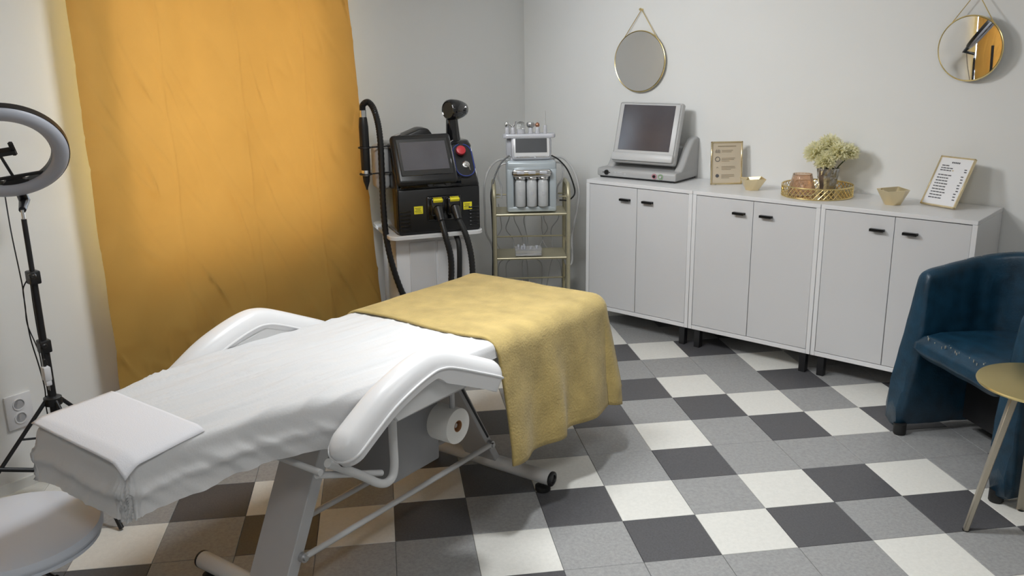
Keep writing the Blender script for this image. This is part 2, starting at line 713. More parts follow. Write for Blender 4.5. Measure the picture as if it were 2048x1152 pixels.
# ------------------------------------------------------------------ curtains
def curtain(name, label, s0, s1, z0, z1, seed, off=0.075, flare=0.0):
    nu, nv = 190, 150
    bm = new()

    def fn(i, j):
        u = i / (nu - 1)
        v = j / (nv - 1)
        z = z0 + (z1 - z0) * v
        s = s0 - flare * (1 - v) ** 1.2 + (s1 - s0 + flare * (1 - v) ** 1.2) * u
        # hanging folds, stronger at the top
        ph = u * (s1 - s0)
        f = 0.014 * math.sin(ph * 17 + 2.5 * nz(ph * 2, z * .6, seed)) * (0.25 + 0.75 * v)
        f += 0.014 * nz(ph * 7, z * 0.7, seed + 3) * (0.5 + .5 * v)
        # crumpled creases lower down
        f += 0.022 * nz(ph * 4 + z * 2, z * 4, seed + 9) * (1 - v) ** 0.7
        # sharp folding creases (from the packet)
        for q in (0.24, 0.5, 0.76):
            d = (ph / (s1 - s0) - q - 0.01 * nz(z * 2, q, seed)) * (s1 - s0)
            f += 0.012 * math.exp(-abs(d) / 0.010) * (.4 + .6 * v)
        for q in (0.55, 1.05, 1.52, 1.95):
            d = z - q - 0.02 * nz(ph * 3, q, seed + 5) + 0.02 * (u - .5)
            f += 0.009 * math.exp(-abs(d) / 0.009) * max(0, .3 + nz(ph * 4, q * 7, seed))
        rid = abs(nz((ph * .8 + z) * 1.3, (ph - z * .5) * 7.0, seed + 20))
        f += 0.030 * math.exp(-rid / 0.04) * (1 - v * .6) * (0.25 + max(0, nz(ph * 5, z * 5, 3)))
        # side hems turn towards the wall
        f -= 0.006 * math.exp(-u / 0.012) + 0.006 * math.exp(-(1 - u) / 0.012)
        return LW(s, off + f, z)
    grid(bm, nu, nv, fn)
    o = link(name, bm, CURT, smooth=180)
    return tag(o, label, 'curtain')


curtain('curtain', 'ochre yellow cotton curtain glowing in front of the window', 1.955, 3.572, 0.03, 2.56, 1, 0.14, 0.17)
curtain('curtain', 'ochre curtain nearer the camera, seen only in the right round mirror', 4.17, 5.6, 0.03, 2.56, 5, 0.085)
t = thing('curtain_rod', 'white curtain rod above the ochre window curtain', 'curtain rod', (0, 0, 0))
link('rod', tb([LW(1.75, .12, 2.575), LW(5.75, .12, 2.575)], .012), WMET, t)
for s in (1.8, 3.9, 5.7):
    link('bracket', tb([LW(s, 0, 2.575), LW(s, .12, 2.575)], .009, 8), WMET, t)

# ------------------------------------------------------------------ wall outlet
oc = LW(3.972, 0, 0.355)
t = thing('wall_outlet', 'white double wall socket on the left wall behind the tripod', 'outlet', oc, R(96))
link('plate', bx((0, -.006, 0), (.115, .012, .155), .004, 2), OUTL, t)
for zz in (.032, -.030):
    bm = new()
    lathe(bm, [(.027, 0), (.027, .004), (.0225, .004), (.0215, -.004), (0, -.0045)], 28, (0, -.012, zz), (0, -1, 0))
    sk = link('socket', bm, OUTL, t)
    for q in (-.009, .009):
        link('pin_hole', lt([(.0032, 0), (.0032, .0012)], 10, (q, -.0075, zz), (0, -1, 0)), BLK, sk)


# ------------------------------------------------------------------ white cabinets
def cabinet(x0, label):
    W_, Dp, z0, z1 = 0.797, 0.47, 0.118, 0.993
    t = thing('cabinet', label, 'cabinet', (x0, 0, 0), 0, 'white two-door cabinets along the back wall')
    link('top', bx((W_ / 2, Dp / 2, z1 - .0115), (W_, Dp, .023), .002, 1), LAM, t)
    for x in (.0125, W_ - .0125):
        link('side_panel', bx((x, Dp / 2, (z0 + z1 - .023) / 2), (.025, Dp, z1 - .023 - z0), .0015, 1), LAM, t)
    link('bottom_panel', bx((W_ / 2, Dp / 2, z0 + .0125), (W_ - .05, Dp, .025), .0015, 1), LAM, t)
    link('back_panel', bx((W_ / 2, Dp - .006, (z0 + z1) / 2), (W_ - .05, .012, z1 - z0 - .05)), LAM, t)
    dz0, dz1 = z0 + .028, z1 - .027
    dw = (W_ - .05) / 2 - .003
    for sg in (-1, 1):
        cx = W_ / 2 + sg * (dw / 2 + .0016)
        d = link('door', bx((cx, .011, (dz0 + dz1) / 2), (dw, .018, dz1 - dz0), .0015, 1), LAMD, t)
        hx = W_ / 2 + sg * .085
        bm = new()
        box(bm, (hx, -.013, .892), (.074, .024, .007), .0012, 1)
        box(bm, (hx, -.023, .888), (.074, .004, .014), .001, 1)
        box(bm, (hx, .000, .888), (.074, .004, .014), .001, 1)
        link('handle', bm, BLK, d)
    for x in (.06, W_ - .045):
        for y in (.03, Dp - .05):
            link('leg', bx((x, y, z0 / 2), (.04, .04, z0), .002, 1), BLKM, t)
    return t


cabinet(0.003, 'white two-door cabinet on the left, under the grey screen device')
cabinet(0.803, 'middle white two-door cabinet, under the cream framed print')
cabinet(1.603, 'white two-door cabinet on the right, behind the blue armchair')


# ------------------------------------------------------------------ round mirrors on chains
def mirror(label, c, r, yaw, tilt, apex_z):
    """hangs in front of the back wall, glass faces -Y"""
    t = thing('round_mirror', label, 'mirror', c, yaw)
    mt = rot_x(tilt)

    def T(bm):
        for v in bm.verts:
            v.co = mt @ v.co
        return bm
    link('mirror_glass', T(lt([(0, -.004), (r - .004, -.004), (r - .004, .004), (0, .004)], 72, (0, 0, 0), (0, 1, 0))), MIR, t)
    ring = [(r * math.cos(2 * PI * k / 96), 0, r * math.sin(2 * PI * k / 96)) for k in range(96)]
    bm = new()
    tube(bm, ring + ring[:1], .004, 8, False)
    link('rim', T(bm), GOLD, t)
    a = R(48)
    apex = Vector((0, .012, apex_z))
    bm = new()
    for sg in (-1, 1):
        p0 = Vector((sg * r * math.cos(a), 0, r * math.sin(a)))
        p0 = mt @ p0
        n = 46
        for k in range(n):
            p = p0.lerp(apex, (k + .5) / n)
            d = (apex - p0).normalized()
            L_ = (apex - p0).length / n
            q = p
            tube(bm, [q - d * L_ * .42, q + d * L_ * .42], .0028 if k % 2 else .0022, 6)
        tube(bm, [p0, apex], .0012, 6)
    link('chain', bm, GOLD, t)
    link('wall_peg', lt([(.006, -.02), (.006, .012), (.009, .012), (.009, .018), (0, .018)], 14, apex, (0, -1, 0)), GOLD, t)
    return t


mirror('round mirror on a chain above the grey screen device', (0.102, 0.455, 1.739), 0.198, 0, R(-1.2), 0.334)
mirror('round mirror on a chain above the price list, showing orange curtain', (2.155, 0.43, 1.812), 0.165, R(-9.0), R(3.0), 0.285)

# ------------------------------------------------------------------ treatment bed
BEDL = (0.98, -2.09, 0)
BEDR = R(5.5)
bed = thing('treatment_bed', 'white treatment bed on a steel frame in the middle of the floor', 'bed', BEDL, BEDR)


def B(w_, t_, z):
    return Vector((w_, -t_, z))


def lerp(tab, x):
    if x <= tab[0][0]:
        return tab[0][1]
    for (a, u), (b, v) in zip(tab, tab[1:]):
        if x <= b:
            q = (x - a) / (b - a)
            q = q * q * (3 - 2 * q)
            return u + (v - u) * q
    return tab[-1][1]


ZT = [(-.45, .772), (.45, .792), (1.2, .818), (1.8, .826)]
WL = [(-.45, -.40), (1.15, -.375), (1.8, -.27)]
WR = [(-.45, .355), (1.0, .355), (1.45, .20), (1.8, .19)]
T_HEAD, T_FOOT = 1.795, -0.455

# mattress in two cushions
for (a, b_) in ((T_FOOT + .01, 0.80), (0.815, T_HEAD - .012)):
    bm = new()
    prof = []
    nt_ = 16
    rings = []
    for i in range(nt_ + 1):
        tt = a + (b_ - a) * i / nt_
        e_ = min(i, nt_ - i) / nt_ * (b_ - a)
        ins = 0.02 * max(0, 1 - e_ / .03)
        wl, wr, zt = lerp(WL, tt) + .012 + ins, lerp(WR, tt) - .012 - ins, lerp(ZT, tt) - .012 - ins * .6
        zb = zt - .105
        r = .028
        pts = [(x, z) for x, z in rrect(wr - wl, zt - zb, r, 4, (wl + wr) / 2, (zt + zb) / 2)]
        rings.append([bm.verts.new(B(x, tt, z)) for x, z in pts])
    for p, q in zip(rings, rings[1:]):
        n = len(p)
        for k in range(n):
            bm.faces.new((p[k], p[(k + 1) % n], q[(k + 1) % n], q[k]))
    bm.faces.new(rings[0])
    bm.faces.new(rings[-1])
    link('mattress', bm, VINYL, bed)


# arm pads
def arm_pad(sg):
    path = [(1.275, .690), (1.245, .712), (1.18, .751), (1.08, .806), (.98, .842), (.90, .861), (.85, .862), (.79, .846), (.65, .785),
            (.54, .735), (.485, .705)]
    wi, wo = .372, .492
    pts = smooth_path([Vector((0, a, b)) for a, b in path], 5)
    bm = new()
    rings = []
    edge_o, edge_i = [], []
    n = len(pts)
    L_ = [0]
    for p, q in zip(pts, pts[1:]):
        L_.append(L_[-1] + (q - p).length)
    tot = L_[-1]
    for i, p in enumerate(pts):
        d = (pts[min(i + 1, n - 1)] - pts[max(i - 1, 0)]).normalized()
        nrm = Vector((0, d.z, -d.y))
        if nrm.z < 0:
            nrm = -nrm
        e_ = min(L_[i], tot - L_[i])
        cut = .058 * (1 - math.sqrt(max(0, 1 - max(0, 1 - e_ / .06) ** 2)))
        hf = min(1, (e_ / .06)) ** .5
        a, b = wi + cut, wo - cut
        ring = []
        H = .052 * (.35 + .65 * hf)
        for k in range(13):
            x = k / 12
            ww = a + (b - a) * x
            hh = H * (1 - abs(2 * x - 1) ** 3.2)
            ring.append((ww, hh))
        dp = -.032 - .022 * max(0, min(1, (.86 - p.y) / .06))
        bot = [(b, -.006), (b - .006, dp), (a + .006, dp), (a, -.006)]
        rg = []
        for ww, hh in ring + bot:
            q = p + nrm * hh
            rg.append(bm.verts.new(B(sg * ww, q.y, q.z)))
        rings.append(rg)
        edge_o.append(B(sg * (b + .002), p.y, p.z))
        edge_i.append(B(sg * (a - .002), p.y, p.z))
    for p, q in zip(rings, rings[1:]):
        m_ = len(p)
        for k in range(m_):
            bm.faces.new((p[k], p[(k + 1) % m_], q[(k + 1) % m_], q[k]))
    bm.faces.new(rings[0])
    bm.faces.new(rings[-1])
    o = link('arm_pad', bm, VINYL, bed, smooth=60)
    bm = new()
    loop = edge_o + edge_i[::-1]
    tube(bm, loop + loop[:1], .0045, 8, False)
    link('piping', bm, VINYL, o)


arm_pad(1)
arm_pad(-1)
# frame under the cushions
bm = new()
box(bm, B(0, .62, .655), (.62, .92, .03), .004, 1)
link('seat_frame', bm, GMET, bed, smooth=0)
for sg in (-1, 1):
    link('arm_panel', pz([(-.60, .742), (-.692, .733), (-1.025, .729), (-1.07, .79), (-.98, .825), (-.85, .85), (-.65, .77)], sg * .41 - .04, sg * .41 + .04, 'x', .004, 1), WMET, bed, smooth=0)
bm = new()
box(bm, B(-.03, 1.30, .685), (.36, .62, .025), .004, 1)
link('back_frame', bm, GMET, bed, smooth=0)
bm = new()
box(bm, B(0, -.05, .645), (.5, .7, .025), .004, 1)
link('foot_frame', bm, GMET, bed, smooth=0)


# sloping column legs
def column(t0, t1, z0, z1, w0, w1, th):
    bm = new()
    d = Vector((0, -(t1 - t0), z1 - z0)).normalized()
    nn = Vector((0, d.z, -d.y))
    vs = []
    for (tt, zz) in ((t0, z0), (t1, z1)):
        c = Vector((0, -tt, zz))
        vs.append([bm.verts.new(c + nn * (q * th / 2) + Vector((w_, 0, 0))) for w_, q in ((w0, -1), (w1, -1), (w1, 1), (w0, 1))])
    bm.faces.new(vs[0])
    bm.faces.new(vs[1])
    for k in range(4):
        bm.faces.new((vs[0][k], vs[0][(k + 1) % 4], vs[1][(k + 1) % 4], vs[1][k]))
    bmesh.ops.bevel(bm, geom=list(bm.edges), offset=.003, segments=1, affect='EDGES')
    return bm


link('head_leg', column(1.232, .955, .055, .645, -.095, .085, .05), GMET, bed, smooth=0)
# foot end leg: two straps with a dark slot between them
fl = link('foot_leg', column(-.01, .335, .055, .645, -.095, .082, .034), GMET, bed, smooth=0)
link('slot', column(.08, .30, .22, .585, .081, .0845, .010), BLK, fl, smooth=0)
for (tc_, nmx) in ((1.238, 'head_crossbar'), (0.0, 'foot_crossbar')):
    cb = link(nmx, tb([B(-.36, tc_, .066), B(.36, tc_, .066)], .032, 18), WMET, bed)
    for sg in (-1, 1):
        link('end_cap', lt([(.033, 0), (.033, .008), (.026, .012), (.02, .012), (.018, .006), (0, .006)], 20, B(sg * .358, tc_, .066), (sg, 0, 0)), BLK, cb)
        link('foot', lt([(.026, 0), (.034, .004), (.034, .022), (.014, .028), (.012, .05), (0, .05)], 18, B(sg * .315, tc_, 0)), RUB, cb)
for w_ in (.095, -.105):
    rd = link('brace_rod', tb([B(w_, 1.145, .187), B(w_, 1.09, .187), B(w_, .14, .187), B(w_, .085, .187)], .0115, 12), WMET, bed)
    for tt in (1.15, .075):
        link('bolt', lt([(.018, -.02), (.018, .008), (.010, .008), (.010, .016), (0, .016)], 12, B(w_, tt, .187), (math.copysign(1, w_), 0, 0)), STEEL, rd)
# bent lever tube and linkage under the arm
link('lever_tube', tb(smooth_path([B(.33, .925, .74), B(.33, .927, .60), B(.33, .928, .50), B(.33, .95, .462), B(.33, 1.0, .47), B(.33, 1.09, .54), B(.33, 1.22, .635)], 6), .015, 12), WMET, bed)
link('lever_tube', tb(smooth_path([B(-.33, .925, .74), B(-.33, .927, .60), B(-.33, .928, .50), B(-.33, .95, .462), B(-.33, 1.0, .47), B(-.33, 1.09, .54), B(-.33, 1.22, .635)], 6), .015, 12), WMET, bed)
link('linkage_bar', tb([B(.31, .97, .49), B(.31, 1.25, .60)], .011, 10), WMET, bed)
link('linkage_bar', tb([B(-.31, .97, .49), B(-.31, 1.25, .60)], .011, 10), WMET, bed)
link('cross_tube', tb([B(-.33, 1.25, .615), B(.33, 1.25, .615)], .011, 10), WMET, bed)
link('linkage_bar', tb([B(.0, .93, .45), B(.0, .40, .49)], .012, 10), GMET, bed)
hs = link('drive_housing', bx(B(.05, .67, .475), (.30, .26, .27), .008, 2), GMET_SHADED, bed)
link('roll_hanger', tb([B(.27, .54, .645), B(.27, .54, .505)], .010, 8), GMET, bed)
link('roll_hanger', tb([B(-.27, .54, .645), B(-.27, .54, .505)], .010, 8), GMET, bed)
link('roll_bar', tb([B(-.285, .54, .496), B(.285, .54, .496)], .009, 10), STEEL, bed)
link('gas_spring', tb([B(.30, .40, .645), B(.24, .33, .57)], .007, 8), STEEL, bed)

# paper roll hanging below
t = thing('paper_roll', 'large roll of white paper hanging under the treatment bed', 'paper roll', BEDL, BEDR)
bm = new()
lathe(bm, [(.022, -.265), (.068, -.265), (.069, -.262), (.069, .292), (.068, .295), (.022, .295), (.022, -.265)], 40, B(0, .54, .496), (1, 0, 0), cap=False)
link('paper', bm, ROLLP, t)
bm = new()
lathe(bm, [(.0225, -.262), (.0225, .2955), (.0195, .2955), (.0195, -.262), (.0225, -.262)], 28, B(0, .54, .496), (1, 0, 0), cap=False)
link('cardboard_core', bm, CARD, t)


# ------------------------------------------------------------------ draped cloths on the bed
def drape(name, label, cat, m, nu, nv, tfun, exc, drops, over, r, wr_fn, flare, rip, tend, thick, sub=0, lift=0.004):
    """nu across, nv along.  tfun(u, v)->t of the flat cloth; exc(v)->(left excess, right excess);
    tend: (end t, +1 beyond is larger t / -1)"""
    bm = new()

    def fn(i, j):
        u = i / (nu - 1) * 2 - 1
        v = j / (nv - 1)
        tt = tfun(u, v)
        te, sgn = tend
        db = max(0.0, (tt - te) * sgn + r)
        tc = te - sgn * r if db > 0 else tt
        if db <= 0:
            tc = tt
        wl, wr, zt = lerp(WL, tc), lerp(WR, tc), lerp(ZT, tc)
        cw, hw = (wl + wr) / 2, (wr - wl) / 2 + over
        el, er = exc(v)
        ku = .60
        if abs(u) <= ku:
            a = u / ku * (hw - r)
            da = 0.0
        else:
            q = (abs(u) - ku) / (1 - ku)
            a = math.copysign(hw - r, u)
            da = q * ((er if u > 0 else el) + r)
        if da > 0 and db > 0:
            d = max(da, db) + 0.06 * min(da, db)
            dirx, diry = da, db
            h = math.hypot(dirx, diry)
            dirx, diry = dirx / h, diry / h
        else:
            d = da + db
            dirx, diry = (1, 0) if da > 0 else (0, 1)
        sx = math.copysign(1, u)
        out = dn = 0.0
        if d > 0:
            th = min(d / r, PI / 2)
            out = r * math.sin(th)
            dn = r * (1 - math.cos(th))
            e_ = max(0, d - r * PI / 2)
            out += e_ * math.sin(flare)
            dn += e_ * math.cos(flare)
            out += rip(tc, cw + a, e_, dirx, diry, sx)
        ww = cw + a + sx * dirx * out
        t2 = tc + sgn * diry * out
        z = zt - dn + lift + wr_fn(ww, t2, d)
        return B(ww, t2, z)
    grid(bm, nu, nv, fn)
    if thick:
        bmesh.ops.recalc_face_normals(bm, faces=bm.faces)
    o = link(name, bm, m, loc=BEDL, rot=(0, 0, BEDR), smooth=180)
    if thick:
        md = o.modifiers.new('solid', 'SOLIDIFY')
        md.thickness = thick
        md.offset = 1
    return tag(o, label, cat)


def sheet_wr(ww, tt, d):
    k = math.exp(-d / .05)
    l1 = nz(ww * 26, tt * 1.6, 2.0)
    l2 = nz(ww * 11 + tt * 1.2, tt * 1.1, 7.0)
    l3 = 1 - abs(nz(ww * 16 + tt * .8, tt * .9, 31)) * 2
    return (0.005 * l1 + 0.010 * l2 + .013 * max(0, l3) ** 4 + .0055 * nz(ww * 50 + tt * 6, tt * 3, 40)) * (0.35 + .65 * k) * min(1, max(0.15, (tt - .36) / .12))


def sheet_rip(tt, ww, e_, dx, dy, sx):
    s = tt * dx * 1.0 + ww * dy
    return min(1, max(0, (tt - .40) / .1)) * min(1, e_ / .04) * (dx + .5 * dy) * (0.017 * nz(s * 12 + e_ * 18, e_ * 9 - s * 3, 11.0) + 0.007 * nz(s * 34 + e_ * 34, e_ * 5, 4.0)) + .003 + .012 * math.exp(-((e_ - .055) / .018) ** 2)


drape('bed_sheet', 'thin white disposable sheet tucked over the treatment bed', 'sheet', SHEET, 121, 190,
      lambda u, v: .25 + (T_HEAD + .148 - .25) * v, lambda v: (.13, .045 + .095 * max(0, min(1, ((.25 + 1.693 * v) - .92) / .2))), None, .006, .035, sheet_wr, R(7), sheet_rip,
      (T_HEAD, 1), 0.0)

# paper towel at the head end
bm = new()


def towel(i, j):
    a = i / 30
    b = j / 24
    tt = 1.535 + .275 * a + .015 * (b - .5)
    ww = -.285 + .50 * b + .03 * (a - .5)
    zt = lerp(ZT, min(tt, T_HEAD)) + .019
    dx = max(0, ww - .165)
    dy = max(0, tt - 1.765)
    zz = zt - 2.0 * dx * dx - 2.0 * dy * dy - 0.25 * max(0, dx) - .15 * dy - 3 * dx * dy
    dl = max(0, -ww - .235)
    zz -= 1.2 * dl * dl
    zz += .002 * nz(ww * 8, tt * 8, 1)
    return B(ww - .2 * dx, tt - .15 * dy, zz)


grid(bm, 31, 25, towel)
o = link('paper_towel', bm, PAPER, loc=BEDL, rot=(0, 0, BEDR), smooth=180)
md = o.modifiers.new('solid', 'SOLIDIFY')
md.thickness = .0025
tag(o, 'square white paper towel laid on the head end of the bed', 'towel')


def bl_wr(ww, tt, d):
    return .003 * nz(ww * 9, tt * 9, 3) + .004 * nz(ww * 3.2, tt * 3.4, 8)


def bl_rip(tt, ww, e_, dx, dy, sx):
    s = tt if dx > dy else ww * 1.3 + .7
    k = min(1, e_ / .35)
    rr = k * (.020 * math.sin(s * 22 + 0.6 + 2 * nz(s * 2, 1, 5)) + .014 * nz(s * 9, e_ * 2, 3)) + k * .012
    # bulging fold at the corner
    rr += k * .05 * (2 * dx * dy)
    rr += .0035 * math.exp(-abs(e_ - .375) / .006)
    return rr


drape('blanket', 'mustard yellow fleece blanket over the foot end of the bed', 'blanket', BLANKET, 150, 130,
      lambda u, v: (.415 - .03 * (u * .5 + .5) + .012 * math.sin(u * 5)) - v * (.415 - T_FOOT + .45),
      lambda v: (.36, .475), None, .018, .07, bl_wr, R(4), bl_rip, (T_FOOT - .02, -1), 0.009, lift=.010)

# ------------------------------------------------------------------ stool
t = thing('stool', 'round white swivel stool under the head end of the bed', 'stool', (0.805, -3.98, 0))
link('seat', lt([(0, .452), (.21, .452), (.240, .456), (.250, .468), (.251, .478), (.244, .492), (.222, .500), (.12, .503), (0, .504)], 64), STOOLV, t)
link('seat_rim', lt([(.236, .444), (.242, .446), (.242, .456), (.236, .457)], 64, cap=False), STOOLV, t)
link('seat_plate', lt([(.09, .430), (.10, .435), (.10, .452), (0, .452)], 32), BLKM, t)
bm = new()
for a, r, b in ((.0, .034, .25), (.25, .027, .40)):
    lathe(bm, [(r, a + .06), (r, b + .02)], 24)
link('gas_column', bm, CHR, t)
link('lever', tb(smooth_path([(.06, -.03, .40), (.13, .02, .395), (.19, .05, .365)], 5), .006, 8), BLK, t)
lv = link('lever_grip', tb([(.165, .04, .378), (.215, .062, .352)], .011, 10), RUB, t)
for k in range(5):
    a = 2 * PI * k / 5 + .5
    lg = link('base_leg', tb([(.03 * math.cos(a), .03 * math.sin(a), .09), (.24 * math.cos(a), .24 * math.sin(a), .06)], .015, 10, rad=[.02, .012]), CHR, t)
    link('caster', lt([(0, -.011), (.025, -.011), (.027, 0), (.025, .011), (0, .011)], 18, (.24 * math.cos(a), .24 * math.sin(a), .027), (-math.sin(a), math.cos(a), 0)), RUB, lg)

# ------------------------------------------------------------------ ring light on tripod
RL = Vector((-0.272, -3.412, 0))
t = thing('ring_light', 'black tripod ring light standing by the left wall', 'ring light', RL)


def tl(*p):
    return Vector(p)


link('pole', tb([(0, 0, .16), (0, 0, .66)], .017, 14), BLKM, t)
link('pole', tb([(0, 0, .66), (0, 0, .98)], .0135, 14), BLKM, t)
link('pole', tb([(0, 0, .98), (0, 0, 1.225)], .0105, 14), BLKM, t)
link('pole_tip', tb([(0, 0, 1.225), (-.002, 0, 1.262)], .007, 12), CHR, t)
for zz in (.69, .985):
    cl = link('clamp_collar', bx((0, 0, zz), (.052, .044, .055), .006, 2), BLK, t)
    link('clamp_knob', bx((.038, -.018, zz + .014), (.03, .026, .020), .005, 1), BLK, cl)
hb = link('leg_hub', lt([(.02, .425), (.036, .43), (.036, .462), (.02, .47)], 16), BLK, t)
link('lower_hub', lt([(.018, .27), (.026, .275), (.026, .30), (.018, .305)], 16), BLK, t)
for (fx, fy) in ((.462, .012), (-.02, -.42), (-.10, .40)):
    d = Vector((fx, fy, 0)).normalized()
    lg = link('tripod_leg', tb([d * .03 + Vector((0, 0, .45)), Vector((fx, fy, .012))], .0085, 10), BLKM, t)
    link('rubber_tip', tb([d * (Vector((fx, fy, 0)).length - .045) + Vector((0, 0, .06)), Vector((fx, fy, .008))], .0105, 10), RUB, lg)
    q = d * .17 + Vector((0, 0, .29))
    link('strut', tb([d * .024 + Vector((0, 0, .288)), d * .155 + Vector((0, 0, .318))], .005, 8), BLKM, t)
# ring head: faces into the room and slightly down
RC = Vector((.060, -.062, 1.500))
rn = Vector((0.62, -0.48, -0.58)).normalized()
rn = Vector((0.69, -0.29, -0.59)).normalized()
rx = Vector((0, 0, 1)).cross(rn).normalized()
ru = rn.cross(rx).normalized()
rx, ru = rx * math.cos(R(9)) + ru * math.sin(R(9)), ru * math.cos(R(9)) - rx * math.sin(R(9))
r0, r1 = .170, .232
bm = new()
prof = []
for k in range(11):
    a = PI * k / 10
    prof.append(((r0 + r1) / 2 + (r1 - r0) / 2 * math.cos(a), .006 + .020 * math.sin(a)))
lathe(bm, prof, 72, RC, rn, cap=False)
link('ring_diffuser', bm, RINGD, t)
bm = new()
lathe(bm, [(r0 - .001, .008), (r0 - .001, -.016), (r0 + .006, -.022), (r1 - .004, -.022), (r1 + .003, -.016), (r1 + .003, .008), (r1, .008), (r1, 0), (r0, 0), (r0 - .001, .008)], 72, RC, rn, cap=False)
link('ring_shell', bm, BLK, t)
down = -ru
# lower bar with clip and phone clamp
bar_c = RC + down * .135
link('ring_bar', tb([bar_c - rx * .118, bar_c + rx * .118], .007, 8), BLK, t)
link('bar_foot', pz([(a_, b_) for a_, b_ in ((-.06, 0), (.06, 0), (.03, .03), (-.03, .03))], -.008, .008, 'x'), BLK, t).matrix_local = \
    Matrix.Translation(RC + down * .175) @ Matrix((rn, rx, ru)).transposed().to_4x4()
nk = RC + down * .235
link('neck_joint', tb([nk + down * -.01, nk + down * .04 * 1.0, Vector((0, 0, 1.262))], .017, 12, rad=[.02, .022, .014]), BLK, t)
link('clamp_stem', tb([bar_c, RC + down * -.005 - rx * .012], .006, 8), BLK, t)
pc = RC - rx * .015
ph = link('phone_clamp', tb([pc - rx * .075, pc + rx * .062], .016, 4), BLK, t)
link('clamp_jaw', tb([pc + rx * .055 - ru * .018, pc + rx * .055 + ru * .040], .010, 6), BLK, ph)
link('clamp_jaw', tb([pc - rx * .070 - ru * .018, pc - rx * .070 + ru * .040], .010, 6), BLK, ph)
# cables
cab = [(-.10, -.02, 1.32), (-.085, -.025, 1.17), (-.05, -.03, 1.0), (-.045, -.03, .93), (-.055, -.03, .83), (-.05, -.03, .72),
       (-.02, -.025, .60), (-.012, -.02, .5), (-.03, -.02, .42), (-.015, -.02, .33), (.01, -.01, .20), (.03, 0, .03)]
link('cable', tb(smooth_path(cab, 5), .0028, 6), BLK, t)
link('cable', tb(smooth_path([(.018, -.02, .97), (.022, -.024, .88), (.035, -.028, .76), (.052, -.03, .655)], 5), .0028, 6), BLK, t)
link('cable', tb(smooth_path([(-.02, -.02, .97), (-.045, -.03, .93), (-.05, -.03, .86), (-.06, -.03, .78), (-.035, -.02, .70), (-.01, -.02, .66), (.0, -.022, .60)], 5), .0026, 6), BLK, t)
c = thing('charger_plug', 'white two-pin charger plug dangling beside the tripod pole', 'charger', RL + Vector((.058, -.03, .585)))
link('cable_plug', bx((-.002, 0, .052), (.015, .011, .034), .003, 1), BLK, c)
link('plug_body', bx((0, 0, .005), (.038, .030, .062), .007, 2), OUTL, c)
link('plug_neck', bx((.004, 0, -.034), (.026, .024, .024), .005, 2), OUTL, c)
for q in (-.003, .012):
    link('pin', tb([(q, 0, -.045), (q, 0, -.068)], .0022, 8), STEEL, c)

# second stand, only its lower leg reaches into view
def wz(*p):
    return Vector(p)


t = thing('light_stand', 'thin black stand leg low at the left edge behind the bed head', 'stand', (-0.306, -3.753, 0))
link('stand_pole', tb([(0, 0, .08), (0, 0, 1.3)], .013, 12), BLKM, t)
for (fx, fy) in ((.176, .713), (.30, -.38), (-.06, -.30)):
    link('stand_leg', tb([(0, 0, .25), (fx, fy, .012)], .0095, 10), BLKM, t)
link('stand_hub', lt([(.016, .22), (.028, .225), (.028, .27), (.016, .275)], 14), BLK, t)

# ------------------------------------------------------------------ laser machine on its trolley
LP = Vector((-0.174, -1.194, 0))
LR = R(61)
t = thing('trolley', 'white pedestal trolley carrying the black machine', 'trolley', LP, LR)
ZTR = .812
link('trolley_top', pz(rrect(.565, .53, .05, 5, -.02, .235), ZTR - .024, ZTR, 'z', .003, 1), WMET, t)
link('pedestal', bx((-.02, .27, .436), (.46, .38, .702), .012, 2), LAM, t)
link('door_panel', bx((-.09, .076, .44), (.16, .010, .62), .004, 1), LAMD, t)
link('door_panel', bx((.10, .076, .44), (.20, .010, .62), .004, 1), LAMD, t)
link('base_plate', pz(rrect(.52, .50, .04, 5, -.02, .24), .055, .085, 'z', .003, 1), WMET, t)
for sx in (-.22, .18):
    for sy in (.04, .44):
        link('caster', lt([(0, -.011), (.024, -.011), (.0265, 0), (.024, .011), (0, .011)], 18, (sx, sy, .0275), (1, 0, 0)), RUB, t)
z0 = ZTR + .001
lm = thing('laser_machine', 'black beauty machine with grey screen and two front hoses on white trolley', 'machine', LP + Vector((0, 0, 0)), LR)
body = pz([(0, z0), (0, 1.085), (.022, 1.12), (.14, 1.30), (.19, 1.322), (.40, 1.322), (.445, 1.28), (.445, z0)], -.25, .25, 'x', .018, 3)
link('body', body, BLKG, lm)
# lower front panel, matte, with side vents
link('front_panel', bx((0, -.004, .945), (.485, .016, .262), .012, 2), BLK, lm)
for sg in (-1, 1):
    for k in range(6):
        link('vent_slat', bx((sg * .205, -.0135, .845 + k * .021), (.062, .007, .009), .002, 1), BLKG, lm)
# dark shelf slot under the screen
link('shelf_slot', bx((-.045, -.006, 1.108), (.36, .05, .055), .010, 2), BLKG, lm)
for q in (-.06, .045):
    link('slot_knob', lt([(.020, 0), (.018, .018), (0, .018)], 16, (q, -.03, 1.108), (0, -1, 0)), CHR if False else BLKG, lm)
# tilted screen head
SM = rot_x(R(-33))
sc = Vector((-.072, .035, 1.236))


def scr(c, s, bev, seg=2, poly=None):
    bm = new()
    box(bm, (0, 0, 0), s, bev, seg)
    for v in bm.verts:
        # trapezoid: slightly wider at the top left
        p = SM @ (v.co + Vector(c))
        v.co = p + sc
    return bm


sh = link('screen_head', scr((0, 0, 0), (.355, .055, .310), .022, 3), BLK, lm)
link('screen_bezel', scr((0, -.027, .005), (.305, .008, .232), .004, 1), BLKG, sh)
link('screen', scr((0, -.0315, .010), (.268, .003, .178), .001, 1), SCR, sh)
# right shoulder with stop button and key switch
DS = Vector((0, -.87, .49)).normalized()


